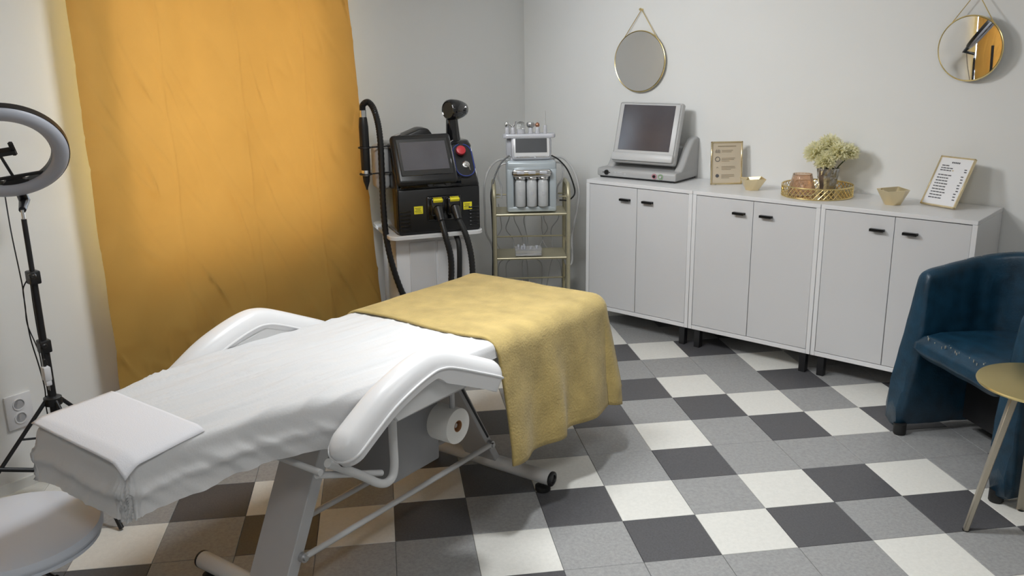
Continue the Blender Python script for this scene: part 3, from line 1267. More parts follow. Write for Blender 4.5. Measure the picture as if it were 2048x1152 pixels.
def onslope(x, q):
    """point on the sloping front, q 0..1 upward"""
    return Vector((x, .022 + .118 * q, 1.12 + .18 * q))


NS = Vector((0, -.836, .548)).normalized()
bm = new()
prism(bm, [(.118 + .118 * 0 + a, b) for a, b in rrect(.12, .215, .055, 6, .061, .105)], -.004, .008, 'z', .003, 1)
pl = link('switch_plate', bm, BLK, lm)
ux, uz = Vector((1, 0, 0)), Vector((0, .548, .836)).normalized()
pl.matrix_local = Matrix.Translation(onslope(0, 0)) @ Matrix((ux, uz, NS)).transposed().to_4x4()
loop = [onslope(.179, .5) + ux * a + uz * b + NS * .010 for a, b in rrect(.112, .205, .052, 8)]
bm = new()
tube(bm, loop[10:] + loop[:8], .0035, 6)
link('blue_cord', bm, BLUE, lm)
link('stop_button', lt([(.016, .006), (.016, .02), (.027, .022), (.030, .030), (.027, .042), (.012, .047), (0, .047)], 26, onslope(.165, .74), NS), RED, lm)
ks = link('key_switch', lt([(.021, .006), (.021, .014), (.016, .017), (0, .017)], 22, onslope(.186, .36), NS), CHR, lm)
link('key', tb([onslope(.186, .36) + NS * .016, onslope(.190, .30) + NS * .045, onslope(.196, .12) + NS * .040], .003, 6), STEEL, ks)
# yellow warning stickers
for (x, z) in ((-.127, .955), (.168, .960)):
    st = link('warning_sticker', bx((x, -.0135, z), (.052, .002, .044), 0), YEL, lm, smooth=0)
    bm = new()
    for k, l in ((.011, .034), (.003, .026), (-.005, .036)):
        box(bm, (x - .003, -.0148, z + k), (l, .0008, .0025))
    box(bm, (x, -.0148, z - .014), (.040, .0008, .002))
    link('sticker_print', bm, INK, st, smooth=0)
# connector bay and plugs
link('connector_bay', bx((.026, -.006, .958), (.215, .03, .150), .016, 3), BLKG, lm)
for k, (x, hose) in enumerate(((-.022, [(-.022, -.115, .905), (-.010, -.150, .82), (.012, -.165, .70), (.010, -.165, .56), (-.005, -.15, .42), (.0, -.14, .2), (.06, -.15, .03), (.2, -.18, .022)]),
                               (.078, [(.080, -.115, .905), (.110, -.150, .82), (.135, -.16, .70), (.142, -.16, .56), (.138, -.15, .40), (.14, -.14, .2), (.18, -.12, .03), (.3, -.10, .022)]))):
    pg = link('connector', bx((x, -.032, .972), (.085, .055, .105), .014, 3), BLKG, lm)
    link('connector_label', bx((x, -.052, 1.012), (.056, .028, .018), .002, 1, rot_x(R(28))), YEL, pg)
    link('hose_nut', tb([(x, -.058, .962), (hose[0][0], -.118, .90)], .024, 14, rad=[.029, .021]), BLK, pg)
    pth = smooth_path(hose, 14)
    rad = [.0165 + .002 * (i % 2) for i in range(len(pth))]
    link('hose', tb(pth, .017, 10, rad), RUB if k else BLK, lm)
pth = smooth_path([(.10, .06, .80), (.105, -.02, .74), (.100, -.04, .60), (.095, -.03, .45), (.10, 0, .2), (.14, 0, .025)], 10)
link('hose', tb(pth, .016, 10), RUB, lm)
# grip rest behind the screen
link('top_rest', pz([(-.20, 1.315), (-.19, 1.350), (-.05, 1.402), (-.005, 1.398), (.02, 1.365), (.03, 1.315)], .16, .30, 'y', .012, 3), BLK, lm)
link('rest_pin', tb([(-.20, .2, 1.358), (-.165, .2, 1.370)], .009, 10), CHR, lm)
# showerhead-shaped applicator standing on the right shoulder
gx, gy = .168, .235
ap = link('applicator', tb(smooth_path([(gx, gy, 1.30), (gx - .004, gy, 1.36), (gx - .008, gy - .005, 1.44), (gx - .012, gy - .01, 1.50)], 5), .03, 18, rad=[.046 - .0010 * k for k in range(16)]), BLKG, lm)
bm = new()
ax = Vector((-.86, -.42, .02)).normalized()
hc = Vector((gx + .045, gy + .01, 1.495))
lathe(bm, [(0, -.052), (.026, -.050), (.040, -.036), (.052, -.005), (.060, .03), (.062, .065), (.058, .088), (.050, .096), (.046, .092), (0, .092)], 30, hc, ax)
link('applicator_head', bm, BLKG, ap)
link('applicator_button', lt([(.014, 0), (.013, .006), (0, .007)], 14, (gx - .01, gy - .048, 1.465), (0, -1, 0)), CHR, ap)
# side holder with long handpiece and its ribbed hose
link('rear_tank', bx((-.290, .20, 1.19), (.085, .14, .26), .03, 3), DEVG, lm)
hx, hy = -.395, .10
for zz in (1.315, 1.165):
    bm = new()
    ringp = [(hx + .034 * math.cos(a), hy + .034 * math.sin(a), zz) for a in [2 * PI * k / 24 for k in range(25)]]
    tube(bm, ringp, .0045, 6, False)
    tube(bm, [(hx + .034, hy, zz), (-.24, hy + .02, zz)], .0045, 6)
    link('holder_ring', bm, BLKM, lm)
hp = link('handpiece', lt([(.004, 1.075), (.008, 1.09), (.019, 1.125), (.022, 1.16), (.026, 1.17), (.027, 1.43), (.023, 1.475), (.019, 1.49), (0, 1.49)], 22, (hx, hy, 0)), BLK, lm)
link('silver_collar', lt([(.0265, 1.158), (.0265, 1.188)], 22, (hx, hy, 0), cap=False), CHR, hp)
link('silver_collar', lt([(.020, 1.474), (.0205, 1.523), (.012, 1.525)], 22, (hx, hy, 0)), CHR, hp)
pth = smooth_path([(hx, hy, 1.52), (hx + .004, hy, 1.552), (hx + .032, hy - .005, 1.566), (hx + .060, hy - .01, 1.530), (hx + .080, hy - .012, 1.45), (hx + .088, hy - .015, 1.34),
                   (hx + .086, hy - .02, 1.15), (hx + .084, hy - .02, .98), (hx + .092, hy - .02, .80), (hx + .115, hy - .03, .64), (hx + .165, hy - .04, .46),
                   (hx + .24, hy - .06, .30), (hx + .34, hy - .09, .12), (hx + .44, hy - .13, .024)], 14)
rad = [.0165 + .0022 * (i % 2) for i in range(len(pth))]
link('ribbed_hose', tb(pth, .017, 10, rad), BLK, hp)

# ------------------------------------------------------------------ gold cart with facial machine
CP = Vector((-0.200, -0.328, 0))
CR = R(43)
t = thing('cart', 'gold metal three-tier cart in the back left corner', 'cart', CP, CR)
CW, CD = .243, .30
for sg in (-1, 1):
    arch = [(sg * CW, 0, .05), (sg * CW, 0, .90)]
    for k in range(9):
        a = PI * k / 8
        yy = CD / 2 - CD / 2 * math.cos(a)
        arch.append((sg * CW, yy, .90 + (.072 if k in (2, 3, 4, 5, 6) else .072 * math.sin(a) ** .6 if k not in (0, 8) else 0)))
    arch += [(sg * CW, CD, .90), (sg * CW, CD, .05)]
    link('side_frame', tb(arch, .0135, 12), CART, t)
    for zz in (.875,):
        link('handle_rail', tb([(sg * (CW - .05), CD * .5, zz), (sg * CW, CD * .5, zz)], .004, 8), CART, t)
for zz in (.785, .490, .19):
    sh_ = link('shelf', bx((0, CD / 2, zz - .006), (2 * CW - .02, CD - .005, .012), .002, 1), CART, t)
    link('shelf_lip', tb([(-CW, 0, zz), (CW, 0, zz)], .0055, 8), CARTL, sh_)
    link('back_rail', tb([(-CW, CD, zz + .085), (CW, CD, zz + .085)], .0055, 8), CART, sh_)
    for sg in (-1, 1):
        link('side_rail', tb([(sg * CW, 0, zz + .085), (sg * CW, CD, zz + .085)], .005, 8), CART, sh_)
for sx in (-CW, CW):
    for sy in (0, CD):
        link('caster', lt([(0, -.010), (.023, -.010), (.025, 0), (.023, .010), (0, .010)], 16, (sx, sy, .026), (1, 0, 0)), RUB, t)

fm = thing('facial_machine', 'pale blue-grey facial machine with three bottles on the gold cart', 'machine', CP, CR)
fz = .7865
x0, x1, yf, yb = -.158, .170, .055, .255
xc = (x0 + x1) / 2
bm = new()
prism(bm, rrect(x1 - x0, .335, .022, 5, xc, fz + .006 + .1675), yf + .012, yb, 'y', .006, 2)
link('body', bm, FACB, fm)
# front surround of the bottle bay
for nm_, c_, s_ in (('front_pillar', (x0 + .024, yf + .004, fz + .15), (.046, .03, .285)), ('front_pillar', (x1 - .024, yf + .004, fz + .15), (.046, .03, .285)),
                    ('front_sill', (xc, yf + .004, fz + .024), (x1 - x0 - .01, .034, .036)), ('front_brow', (xc, yf + .004, fz + .307), (x1 - x0 - .01, .03, .056))):
    link(nm_, bx(c_, s_, .010, 2), FACB, fm)
link('bottle_bay', bx((xc, yf + .015, fz + .145), (.235, .006, .23), .002, 1), BAY, fm)
for k in range(3):
    bxx = xc + (k - 1) * .074
    bo = link('bottle', lt([(.030, fz + .045), (.034, fz + .05), (.0345, fz + .20), (.030, fz + .215), (.026, fz + .225), (0, fz + .225)], 24, (bxx, yf - .012, 0)), BOTL, fm)
    link('bottle_print', bx((bxx, yf - .0475, fz + .135), (.018, .001, .022)), FACP, bo, smooth=0)
    link('bottle_cap', lt([(.036, fz + .226), (.038, fz + .232), (.038, fz + .238), (.034, fz + .243), (0, fz + .243)], 24, (bxx, yf - .012, 0)), CHR, bo)
br_ = link('bottle_clamp', pz(rrect(.262, .050, .024, 6, xc, fz + .266), yf - .050, yf - .008, 'y', .008, 2), CHR, fm)
for k in range(3):
    link('clamp_pad', bx((xc + (k - 1) * .074, yf - .052, fz + .272), (.050, .010, .020), .004, 2), FACP, br_)
# screen unit on top
zs = fz + .352
SMf = rot_x(R(-14))


def fsc(c, s, bev, seg=2):
    bm = new()
    box(bm, (0, 0, 0), s, bev, seg)
    for v in bm.verts:
        p = SMf @ (v.co + Vector(c))
        v.co = p + Vector((xc, yf + .035, zs + .072))
    return bm


link('top_plinth', bx((xc, (yf + yb) / 2, fz + .345), (.27, .15, .025), .010, 2), FACP, fm)
sp = link('screen_panel', fsc((0, 0, 0), (.262, .045, .160), .020, 2), FACP, fm)
link('screen_trim', fsc((0, -.0215, .002), (.236, .006, .132), .012, 2), WMET, sp)
link('screen', fsc((0, -.025, .010), (.205, .003, .092), .001, 1), SCRB, sp)
for q in (-.055, .055):
    link('silver_key', fsc((q, -.024, -.063), (.085, .004, .008), .002, 1), CHR, sp)
# rack with tools
zr = fz + .485
rk = link('tool_rack', pz(rrect(.345, .10, .03, 5, xc - .012, .125), zr, zr + .028, 'z', .008, 2), FACP, fm)
link('rack_bracket', bx((xc - .012, .15, fz + .42), (.30, .04, .12), .015, 2), FACP, fm)
zt_ = zr + .029
TOOLS = [(-.150, 'facial wand with a small steel ball, far left of the tool rack', .012, 'ball'),
         (-.112, 'short facial wand with bent twin steel tips, second from left in the rack', .012, 'bent'),
         (-.060, 'wide clear dome applicator in the middle of the tool rack', .026, 'dome'),
         (.003, 'facial wand with a broad brown disc head in the tool rack', .013, 'disc'),
         (.048, 'small facial wand with copper tip and blue-grey collar in the rack', .012, 'copper'),
         (.098, 'tall thin clear glass wand at the right end of the tool rack', .010, 'tall')]
for (dx, lab, r, kind) in TOOLS:
    lp_ = CP + Matrix.Rotation(CR, 3, 'Z') @ Vector((xc - .012 + dx + .008, .11, zt_))
    w_ = thing('facial_wand', lab, 'tool', lp_, CR, 'wands in the facial machine rack')
    if kind == 'dome':
        link('handle', lt([(r, 0), (r, .03)], 22), TOOLG, w_)
        link('dome', lt([(r, .03), (.030, .038), (.030, .055), (.022, .070), (.010, .077), (0, .078)], 22), GLASS, w_)
    elif kind == 'tall':
        link('handle', lt([(.013, 0), (.013, .045), (.010, .052), (0, .052)], 18), TOOLG, w_)
        link('glass_tip', lt([(.006, .05), (.007, .075), (.0045, .10), (.0045, .135), (.003, .142), (0, .143)], 14), GLASS, w_)
    else:
        link('handle', lt([(.016, 0), (.015, .035), (.011, .042), (0, .042)], 18), TOOLG, w_)
        if kind == 'ball':
            link('steel_ball', lt([(.006, .04), (.016, .05), (.018, .06), (.014, .072), (0, .077)], 18), CHR, w_)
        elif kind == 'bent':
            link('steel_tip', tb([(0, 0, .04), (-.012, 0, .055), (-.022, 0, .058)], .007, 10), CHR, w_)
            link('steel_tip', tb([(0, 0, .04), (.012, 0, .062), (.018, 0, .080)], .005, 10), CHR, w_)
        elif kind == 'disc':
            link('disc_head', lt([(.008, .036), (.024, .042), (.028, .055), (.024, .070), (0, .074)], 20), STEEL, w_)
        else:
            link('copper_tip', lt([(.010, .04), (.015, .05), (.013, .062), (.004, .070), (0, .071)], 18), mat('copper', (.45, .22, .14), .3, .8, var=.05), w_)
# hoses of the facial machine
link('black_lead', tb(smooth_path([(-.135, .10, 1.16), (-.19, .09, 1.115), (-.235, .06, 1.03), (-.262, .03, .93), (-.260, .02, .82), (-.256, .03, .66), (-.258, .05, .5), (-.262, .06, .3), (-.25, .1, .02)], 6), .005, 8), BLK, fm)
link('black_lead', tb(smooth_path([(.14, .10, 1.155), (.19, .10, 1.125), (.245, .09, 1.06), (.285, .08, .96), (.290, .07, .90), (.25, .05, .865), (.215, .05, .865), (.19, .06, .865)], 6), .005, 8), BLK, fm)
link('clear_hose', tb(smooth_path([(-.13, .16, 1.12), (-.20, .16, 1.125), (-.27, .13, 1.07), (-.305, .10, .96), (-.305, .10, .80), (-.30, .10, .65), (-.26, .12, .55), (-.25, .13, .4), (-.24, .15, .02)], 6), .0075, 8), HOSEC, fm)
link('clear_hose', tb(smooth_path([(.14, .17, 1.12), (.22, .18, 1.13), (.29, .16, 1.05), (.325, .14, .93), (.315, .12, .80), (.285, .16, .60), (.285, .16, .42), (.25, .16, .40), (.23, .15, .44)], 6), .0075, 8), HOSEC, fm)
link('clear_hose', tb(smooth_path([(-.13, .17, 1.10), (-.19, .17, 1.09), (-.215, .16, 1.03), (-.19, .15, .94), (-.195, .14, .87)], 6), .006, 8), HOSEC, fm)
link('clear_hose', tb(smooth_path([(.16, .17, 1.10), (.215, .17, 1.09), (.22, .16, 1.00), (.185, .15, .94), (.18, .14, .86)], 6), .006, 8), HOSEC, fm)
rr_ = random.Random(3)
for k in range(7):
    xx = -.20 + k * .065
    pts = [(xx + rr_.uniform(-.02, .02), CD + .035, .80)]
    for z in (.70, .62, .54, .42, .34):
        pts.append((xx + rr_.uniform(-.035, .035), CD + .03 + rr_.uniform(-.005, .01), z))
    pts.append((xx + rr_.uniform(-.05, .05), CD + .04, .01))
    link('lead', tb(smooth_path(pts, 5), .0035, 6), GMET, fm)
pb = thing('plastic_box', 'small clear plastic box on the middle shelf of the gold cart', 'box', CP + Matrix.Rotation(CR, 3, 'Z') @ Vector((-.02, .075, .4965)), CR)
link('box_shell', bx((0, 0, .021), (.175, .11, .040), .006, 2), ACRY, pb)
link('box_lid', bx((0, 0, .0445), (.18, .115, .006), .002, 1), ACRY, pb)
bm = new()
for k in range(7):
    lathe(bm, [(.008, 0), (.008, .018), (0, .02)], 10, (rr_.uniform(-.07, .07), -.03 + rr_.uniform(-.02, .06), .048))
link('small_parts', bm, FACP, pb)['kind'] = 'stuff'

# ------------------------------------------------------------------ grey screen device on the left cabinet
ZC_ = .9935
dv = thing('screen_device', 'grey tilting-screen treatment device on the left cabinet', 'device', (0.0, 0.125, ZC_), R(3.5))
base = pz([(0, .012), (0, .055), (.012, .066), (.10, .066), (.315, .075), (.315, .012)], 0, .585, 'x', .010, 2)
link('base', base, DEVG, dv)
link('underside', bx((.2925, .16, .008), (.56, .29, .016), .004, 1), BLK, dv)
cheek = [(.07, .055), (.12, .10), (.19, .20), (.245, .258), (.30, .275), (.325, .265), (.325, .05)]
link('arm', pz(cheek, .018, .075, 'x', .014, 3), DEVG, dv)
link('arm', pz(cheek, .525, .584, 'x', .014, 3), DEVG, dv)
link('hinge_block', bx((.30, .25, .13), (.44, .10, .16), .02, 2), DEVG, dv)
LM = rot_x(R(-17))


def lid(c, s, bev, seg=2):
    bm = new()
    box(bm, (0, 0, 0), s, bev, seg)
    for v in bm.verts:
        v.co = rot_z(R(2)) @ (LM @ (v.co + Vector(c))) + Vector((.305, .135, .292))
    return bm


ld = link('screen_lid', lid((0, 0, 0), (.455, .055, .405), .016, 3), DEVW, dv)
link('lid_front', lid((0, -.028, 0), (.435, .008, .385), .010, 2), DEVW, ld)
link('screen', lid((-.002, -.0325, .030), (.372, .003, .300), .001, 1), SCR, ld)
link('chin', lid((0, -.034, -.165), (.445, .03, .055), .012, 2), DEVW, ld)
link('dial', lt([(.017, 0), (.016, .010), (0, .010)], 22, (.075, .002, .038), (0, -1, 0)), BLK, dv)
for q in (.048, .098):
    link('socket_hole', lt([(.004, 0), (.004, .002), (0, .002)], 10, (q, .001, .037), (0, -1, 0)), BLK, dv)
bm = new()
for k, (q, l) in enumerate(((.142, .016), (.163, .014), (.182, .020))):
    box(bm, (q, -.0005, .042), (l, .001, .009))
box(bm, (.160, -.0005, .030), (.06, .001, .004))
lathe(bm, [(.006, 0), (.006, .001), (0, .001)], 12, (.215, 0, .036), (0, -1, 0))
link('printed_marks', bm, GMET, dv, smooth=0)
for q, m_ in ((.432, PINK), (.478, GRN)):
    bq = link('button_ring', lt([(.018, 0), (.018, .004), (.012, .004), (.012, .002), (0, .002)], 22, (q, .001, .036), (0, -1, 0)), m_, dv)
    link('button', lt([(.009, .002), (.009, .008), (0, .008)], 18, (q, .001, .036), (0, -1, 0)), BLK if m_ is PINK else GMET, bq)
for k in range(4):
    link('foot', lt([(.012, -.0005), (.012, .012)], 12, ((.04, .54)[k % 2], (.03, .28)[k // 2], 0)), RUB, dv)


# ------------------------------------------------------------------ gold framed cream print
f1 = thing('picture_frame', 'small gold frame with a cream printed care sheet beside the grey device', 'frame', (0.775, 0.262, ZC_), R(43))
FT = rot_x(R(-5))


def fr(bm, T=FT, o=Vector((0, 0, 0))):
    for v in bm.verts:
        v.co = T @ v.co + o
    return bm


FWd, FHt = .200, .268
bm = new()
for c_, s_ in (((0, 0, .005), (FWd, .012, .010)), ((0, 0, FHt - .005), (FWd, .012, .010)), ((-FWd / 2 + .005, 0, FHt / 2), (.010, .012, FHt)), ((FWd / 2 - .005, 0, FHt / 2), (.010, .012, FHt))):
    box(bm, (c_[0] + FWd / 2, c_[1], c_[2]), s_, .002, 1)
link('frame_border', fr(bm), GOLDP, f1)
link('print', fr(bx((FWd / 2, .001, FHt / 2), (FWd - .02, .004, FHt - .02))), CREAM, f1, smooth=0)
bm = new()
box(bm, (FWd / 2, -.0018, .238), (.115, .001, .006))
for zz, ls in ((.212, (.07, .055)), (.203, (.062,)), (.164, (.085,)), (.155, (.078,)), (.146, (.05,)), (.112, (.085,)), (.103, (.088,)), (.094, (.06,)), (.060, (.08,)), (.051, (.082,)), (.042, (.05,))):
    box(bm, (.068 + ls[0] / 2, -.0018, zz), (ls[0], .001, .0035))
link('text_lines', fr(bm), TAN, f1, smooth=0)
bm = new()
ringp = [(.042 + .014 * math.cos(a), -.0022, .158 + .014 * math.sin(a)) for a in [2 * PI * k / 20 for k in range(21)]]
tube(bm, ringp, .0018, 5, False)
for k in range(5):
    tube(bm, [(.028 + k * .007, -.0022, .203), (.031 + k * .006, -.0022, .214 + .006 * (k % 2))], .001, 5)
tube(bm, [(.028, -.0022, .200), (.058, -.0022, .199)], .001, 5)
tube(bm, [(.036, -.0022, .104), (.042, -.0022, .110), (.048, -.0022, .104)], .001, 5)
lathe(bm, [(.011, 0), (.011, .001), (0, .001)], 18, (.042, -.0014, .055), (0, -1, 0))
link('icons', fr(bm), DINK, f1)
link('easel_leg', fr(bx((FWd / 2, .045, .085), (.04, .004, .18), 0, 1, rot_x(R(24)))), BLK, f1, smooth=0)


# ------------------------------------------------------------------ faceted gold bowls
def bowl(label, loc, rz, r0_, r1_, h):
    t = thing('tealight_bowl', label, 'bowl', loc, rz, 'small faceted gold bowls')
    bm = new()
    n = 6
    def ring(r, z, tw=0.0):
        return [bm.verts.new((r * math.cos(2 * PI * (k + tw) / n), r * math.sin(2 * PI * (k + tw) / n), z)) for k in range(n)]
    A = ring(r0_, 0, .5)
    Cc = [bm.verts.new((r1_ * math.cos(2 * PI * k / n), r1_ * math.sin(2 * PI * k / n), h + (.004 if k % 2 else -.004))) for k in range(n)]
    Di = [bm.verts.new((r1_ * .94 * math.cos(2 * PI * k / n), r1_ * .94 * math.sin(2 * PI * k / n), h + (.004 if k % 2 else -.004))) for k in range(n)]
    E = ring(r0_ * .95, .008, .5)
    bm.faces.new(A)
    for k in range(n):
        k2 = (k + 1) % n
        bm.faces.new((A[k], Cc[k2], Cc[k]))
        bm.faces.new((A[k], A[k2], Cc[k2]))
        bm.faces.new((Cc[k], Cc[k2], Di[k2], Di[k]))
        bm.faces.new((E[k], Di[k], Di[k2]))
        bm.faces.new((E[k], Di[k2], E[k2]))
    bm.faces.new(E)
    link('bowl_shell', bm, GOLDP, t, smooth=0)
    link('tealight', lt([(.019, .009), (.019, .024), (.017, .024), (.017, .021), (0, .021)], 20), STEEL, t)
    return t


bowl('small faceted gold bowl beside the cream framed print', (1.075, .235, ZC_), .3, .042, .080, .070)
bowl('small faceted gold bowl between the flower tray and the price list', (1.905, .225, ZC_), .55, .045, .088, .082)

# ------------------------------------------------------------------ gold lattice tray, amber candle glass, vase of flowers
TC = Vector((1.462, .268, ZC_))
tr = thing('tray', 'round gold lattice tray with a flower vase on the white cabinets', 'tray', TC)
TRR = .198
link('tray_floor', lt([(0, .002), (TRR - .003, .002), (TRR - .003, .006), (0, .006)], 72), MIR if False else GOLD, tr)
bm = new()
for zz, rr in ((.004, .004), (.064, .004)):
    ringp = [(TRR * math.cos(2 * PI * k / 90), TRR * math.sin(2 * PI * k / 90), zz) for k in range(91)]
    tube(bm, ringp, rr, 6, False)
link('tray_rim', bm, GOLD, tr)
bm = new()
n = 44
for k in range(n):
    for sg in (1, -1):
        for off_ in (0.0,):
            pts = []
            for q in range(6):
                a = 2 * PI * (k + sg * 1.9 * q / 5) / n
                pts.append((TRR * math.cos(a), TRR * math.sin(a), .005 + .058 * q / 5))
            tube(bm, pts, .0022, 5)
la = link('lattice', bm, GOLD, tr)

cg = thing('candle_lantern', 'ribbed amber glass candle holder standing on the gold tray', 'candle holder', TC + Vector((-.075, -.04, .0065)))
bm = new()
nn_ = 72
prof = [(.078, 0), (.078, .006), (.070, .045), (.060, .085), (.052, .112), (.055, .118), (.052, .118), (.049, .112), (.057, .085), (.067, .045), (.074, .006), (0, .004)]
rings = []
for pi_, (r, h) in enumerate(prof):
    if r == 0:
        rings.append([bm.verts.new((0, 0, h))])
        continue
    rings.append([bm.verts.new(((r + (.0022 if (k // 2) % 2 and 0 < pi_ < 5 else 0)) * math.cos(2 * PI * k / nn_), (r + (.0022 if (k // 2) % 2 and 0 < pi_ < 5 else 0)) * math.sin(2 * PI * k / nn_), h)) for k in range(nn_)])
for a, b in zip(rings, rings[1:]):
    for k in range(nn_):
        k2 = (k + 1) % nn_
        if len(b) == 1:
            bm.faces.new((a[k], a[k2], b[0]))
        else:
            bm.faces.new((a[k], a[k2], b[k2], b[k]))
bm.faces.new(rings[0])
link('glass_shade', bm, AMBER, cg)

VP = TC + Vector((.035, .055, .0065))
va = thing('vase', 'cut silvery glass vase holding cream flowers on the gold tray', 'vase', VP)
bm = new()
nn_ = 20
rings = []
for r, h in ((.040, 0), (.042, .012), (.046, .04), (.051, .075), (.057, .11), (.063, .150), (.060, .150), (.052, .105), (.044, .06), (.038, .014)):
    rings.append([bm.verts.new((r * (1 + (.05 if (k + int(h * 60)) % 2 else -.02)) * math.cos(2 * PI * k / nn_), r * (1 + (.05 if (k + int(h * 60)) % 2 else -.02)) * math.sin(2 * PI * k / nn_), h)) for k in range(nn_)])
for a, b in zip(rings, rings[1:]):
    for k in range(nn_):
        k2 = (k + 1) % nn_
        bm.faces.new((a[k], a[k2], b[k2]))
        bm.faces.new((a[k], b[k2], b[k]))
bm.faces.new(rings[0])
bm.faces.new(rings[-1])
link('vase_glass', bm, SILV, va, smooth=0)


def bloom_bm(r, seed, n=340):
    rg = random.Random(seed)
    bm = new()
    for k in range(n):
        z = 1 - 1.75 * (k + .5) / n
        a = k * 2.399963
        q = math.sqrt(max(0, 1 - z * z))
        d = Vector((q * math.cos(a), q * math.sin(a), z * .8)).normalized()
        d = (d + Vector((rg.uniform(-.2, .2), rg.uniform(-.2, .2), rg.uniform(-.15, .2)))).normalized()
        L_ = r * rg.uniform(.82, 1.08)
        x, y = frame_of(d)
        b = rg.uniform(0, PI)
        s = x * math.cos(b) + y * math.sin(b)
        wd = r * .15
        curl = Vector((0, 0, .25 * L_))
        p = [d * (L_ * .2), d * (L_ * .65) + curl * .25, d * L_ + curl * .1]
        v = [bm.verts.new(p[0]), bm.verts.new(p[1] + s * wd), bm.verts.new(p[2]), bm.verts.new(p[1] - s * wd)]
        bm.faces.new((v[0], v[1], v[2]))
        bm.faces.new((v[0], v[2], v[3]))
    lathe(bm, [(0, -.3 * r), (.35 * r, -.2 * r), (.5 * r, 0), (.35 * r, .3 * r), (0, .4 * r)], 10)
    return bm


FL = [((-.058, -.040, .232), .078, 'left'), ((.058, -.012, .240), .074, 'right'), ((-.008, .020, .272), .074, 'top'), ((.005, -.062, .192), .068, 'front'), ((.105, .02, .238), .062, 'far right')]
FLAB = {'left': 'cream chrysanthemum at the left of the vase', 'right': 'cream chrysanthemum right of the middle in the vase', 'top': 'topmost cream chrysanthemum in the vase',
        'front': 'lowest cream chrysanthemum drooping over the vase front', 'far right': 'cream chrysanthemum leaning out furthest right of the vase'}
for k, (p, r, nm_) in enumerate(FL):
    f = thing('flower', FLAB[nm_], 'flower', VP, 0, 'cream flowers in the vase')
    b = link('bloom', bloom_bm(r, k), PETAL, f, loc=p, smooth=0)
    P = Vector(p)
    link('stem', tb(smooth_path([(P.x * .15, P.y * .15, .03), (P.x * .4, P.y * .4, .14), P - Vector((0, 0, .02))], 5), .0035, 6), STEM, f)

# ------------------------------------------------------------------ price list in a leaning gold frame
f2 = thing('price_list', 'leaning gold frame with a white price list on the right cabinet', 'frame', (2.030, .300, ZC_), R(-20))
F2 = rot_x(R(-29))
W2, H2 = .205, .285


def fr2(bm):
    for v in bm.verts:
        v.co = F2 @ v.co + Vector((0, 0, .006))
    return bm


bm = new()
for c_, s_ in (((W2 / 2, 0, .004), (W2, .016, .008)), ((W2 / 2, 0, H2 - .004), (W2, .016, .008)), ((.004, 0, H2 / 2), (.008, .016, H2)), ((W2 - .004, 0, H2 / 2), (.008, .016, H2))):
    box(bm, c_, s_, .0015, 1)
link('frame_border', fr2(bm), GOLDP, f2)
link('price_sheet', fr2(bx((W2 / 2, .001, H2 / 2), (W2 - .016, .006, H2 - .016))), WPRINT, f2, smooth=0)
bm = new()
for k, q in enumerate((.082, .092, .102, .112, .122)):
    box(bm, (q, -.0025, .252), (.007, .001, .009))
ys = [.232, .218, .205] + [.178 - k * .0165 for k in range(9)]
rg = random.Random(2)
for k, zz in enumerate(ys):
    x = .028
    ln = .026 if k == 0 else rg.uniform(.055, .078)
    while x < .028 + ln:
        wl_ = rg.uniform(.008, .02)
        box(bm, (x + wl_ / 2, -.0025, zz), (wl_, .001, .0055))
        x += wl_ + .003
    if k > 0:
        box(bm, (.170 + (k % 3) * .003, -.0025, zz), (.014, .001, .0055))
link('printed_lines', fr2(bm), DINK, f2, smooth=0)['kind'] = 'stuff'
link('easel_back', fr2(bx((W2 / 2, .0135, H2 / 2), (W2 - .02, .008, H2 - .02))), GOLD, f2, smooth=0)
link('easel_leg', tb([(W2 / 2, .10, .19), (W2 / 2, .165, .003)], .005, 6), GOLD, f2)

# ------------------------------------------------------------------ teal tub armchair
CA = Vector((2.262, -.516, 0))
CRZ = math.atan2(-.441, .55)
ch = thing('armchair', 'dark teal worn leather tub armchair beside the cabinets', 'armchair', CA, CRZ)
CWd = .705
CDp = .62


def shell_path(n=44):
    """plan of tub: front left -> around back -> front right (x, y), local y is backwards"""
    pts = []
    rc = .30
    for k in range(9):
        pts.append((0.0, (CDp - rc) * k / 8))
    for k in range(1, 13):
        a = PI - (PI / 2) * k / 12
        pts.append((rc + rc * math.cos(a), CDp - rc + rc * math.sin(a)))
    m_ = pts[:]
    for (x, y) in reversed(m_):
        pts.append((CWd - x, y))
    out = []
    for p in pts:
        if not out or (Vector(p) - Vector(out[-1])).length > 1e-4:
            out.append(p)
    return out


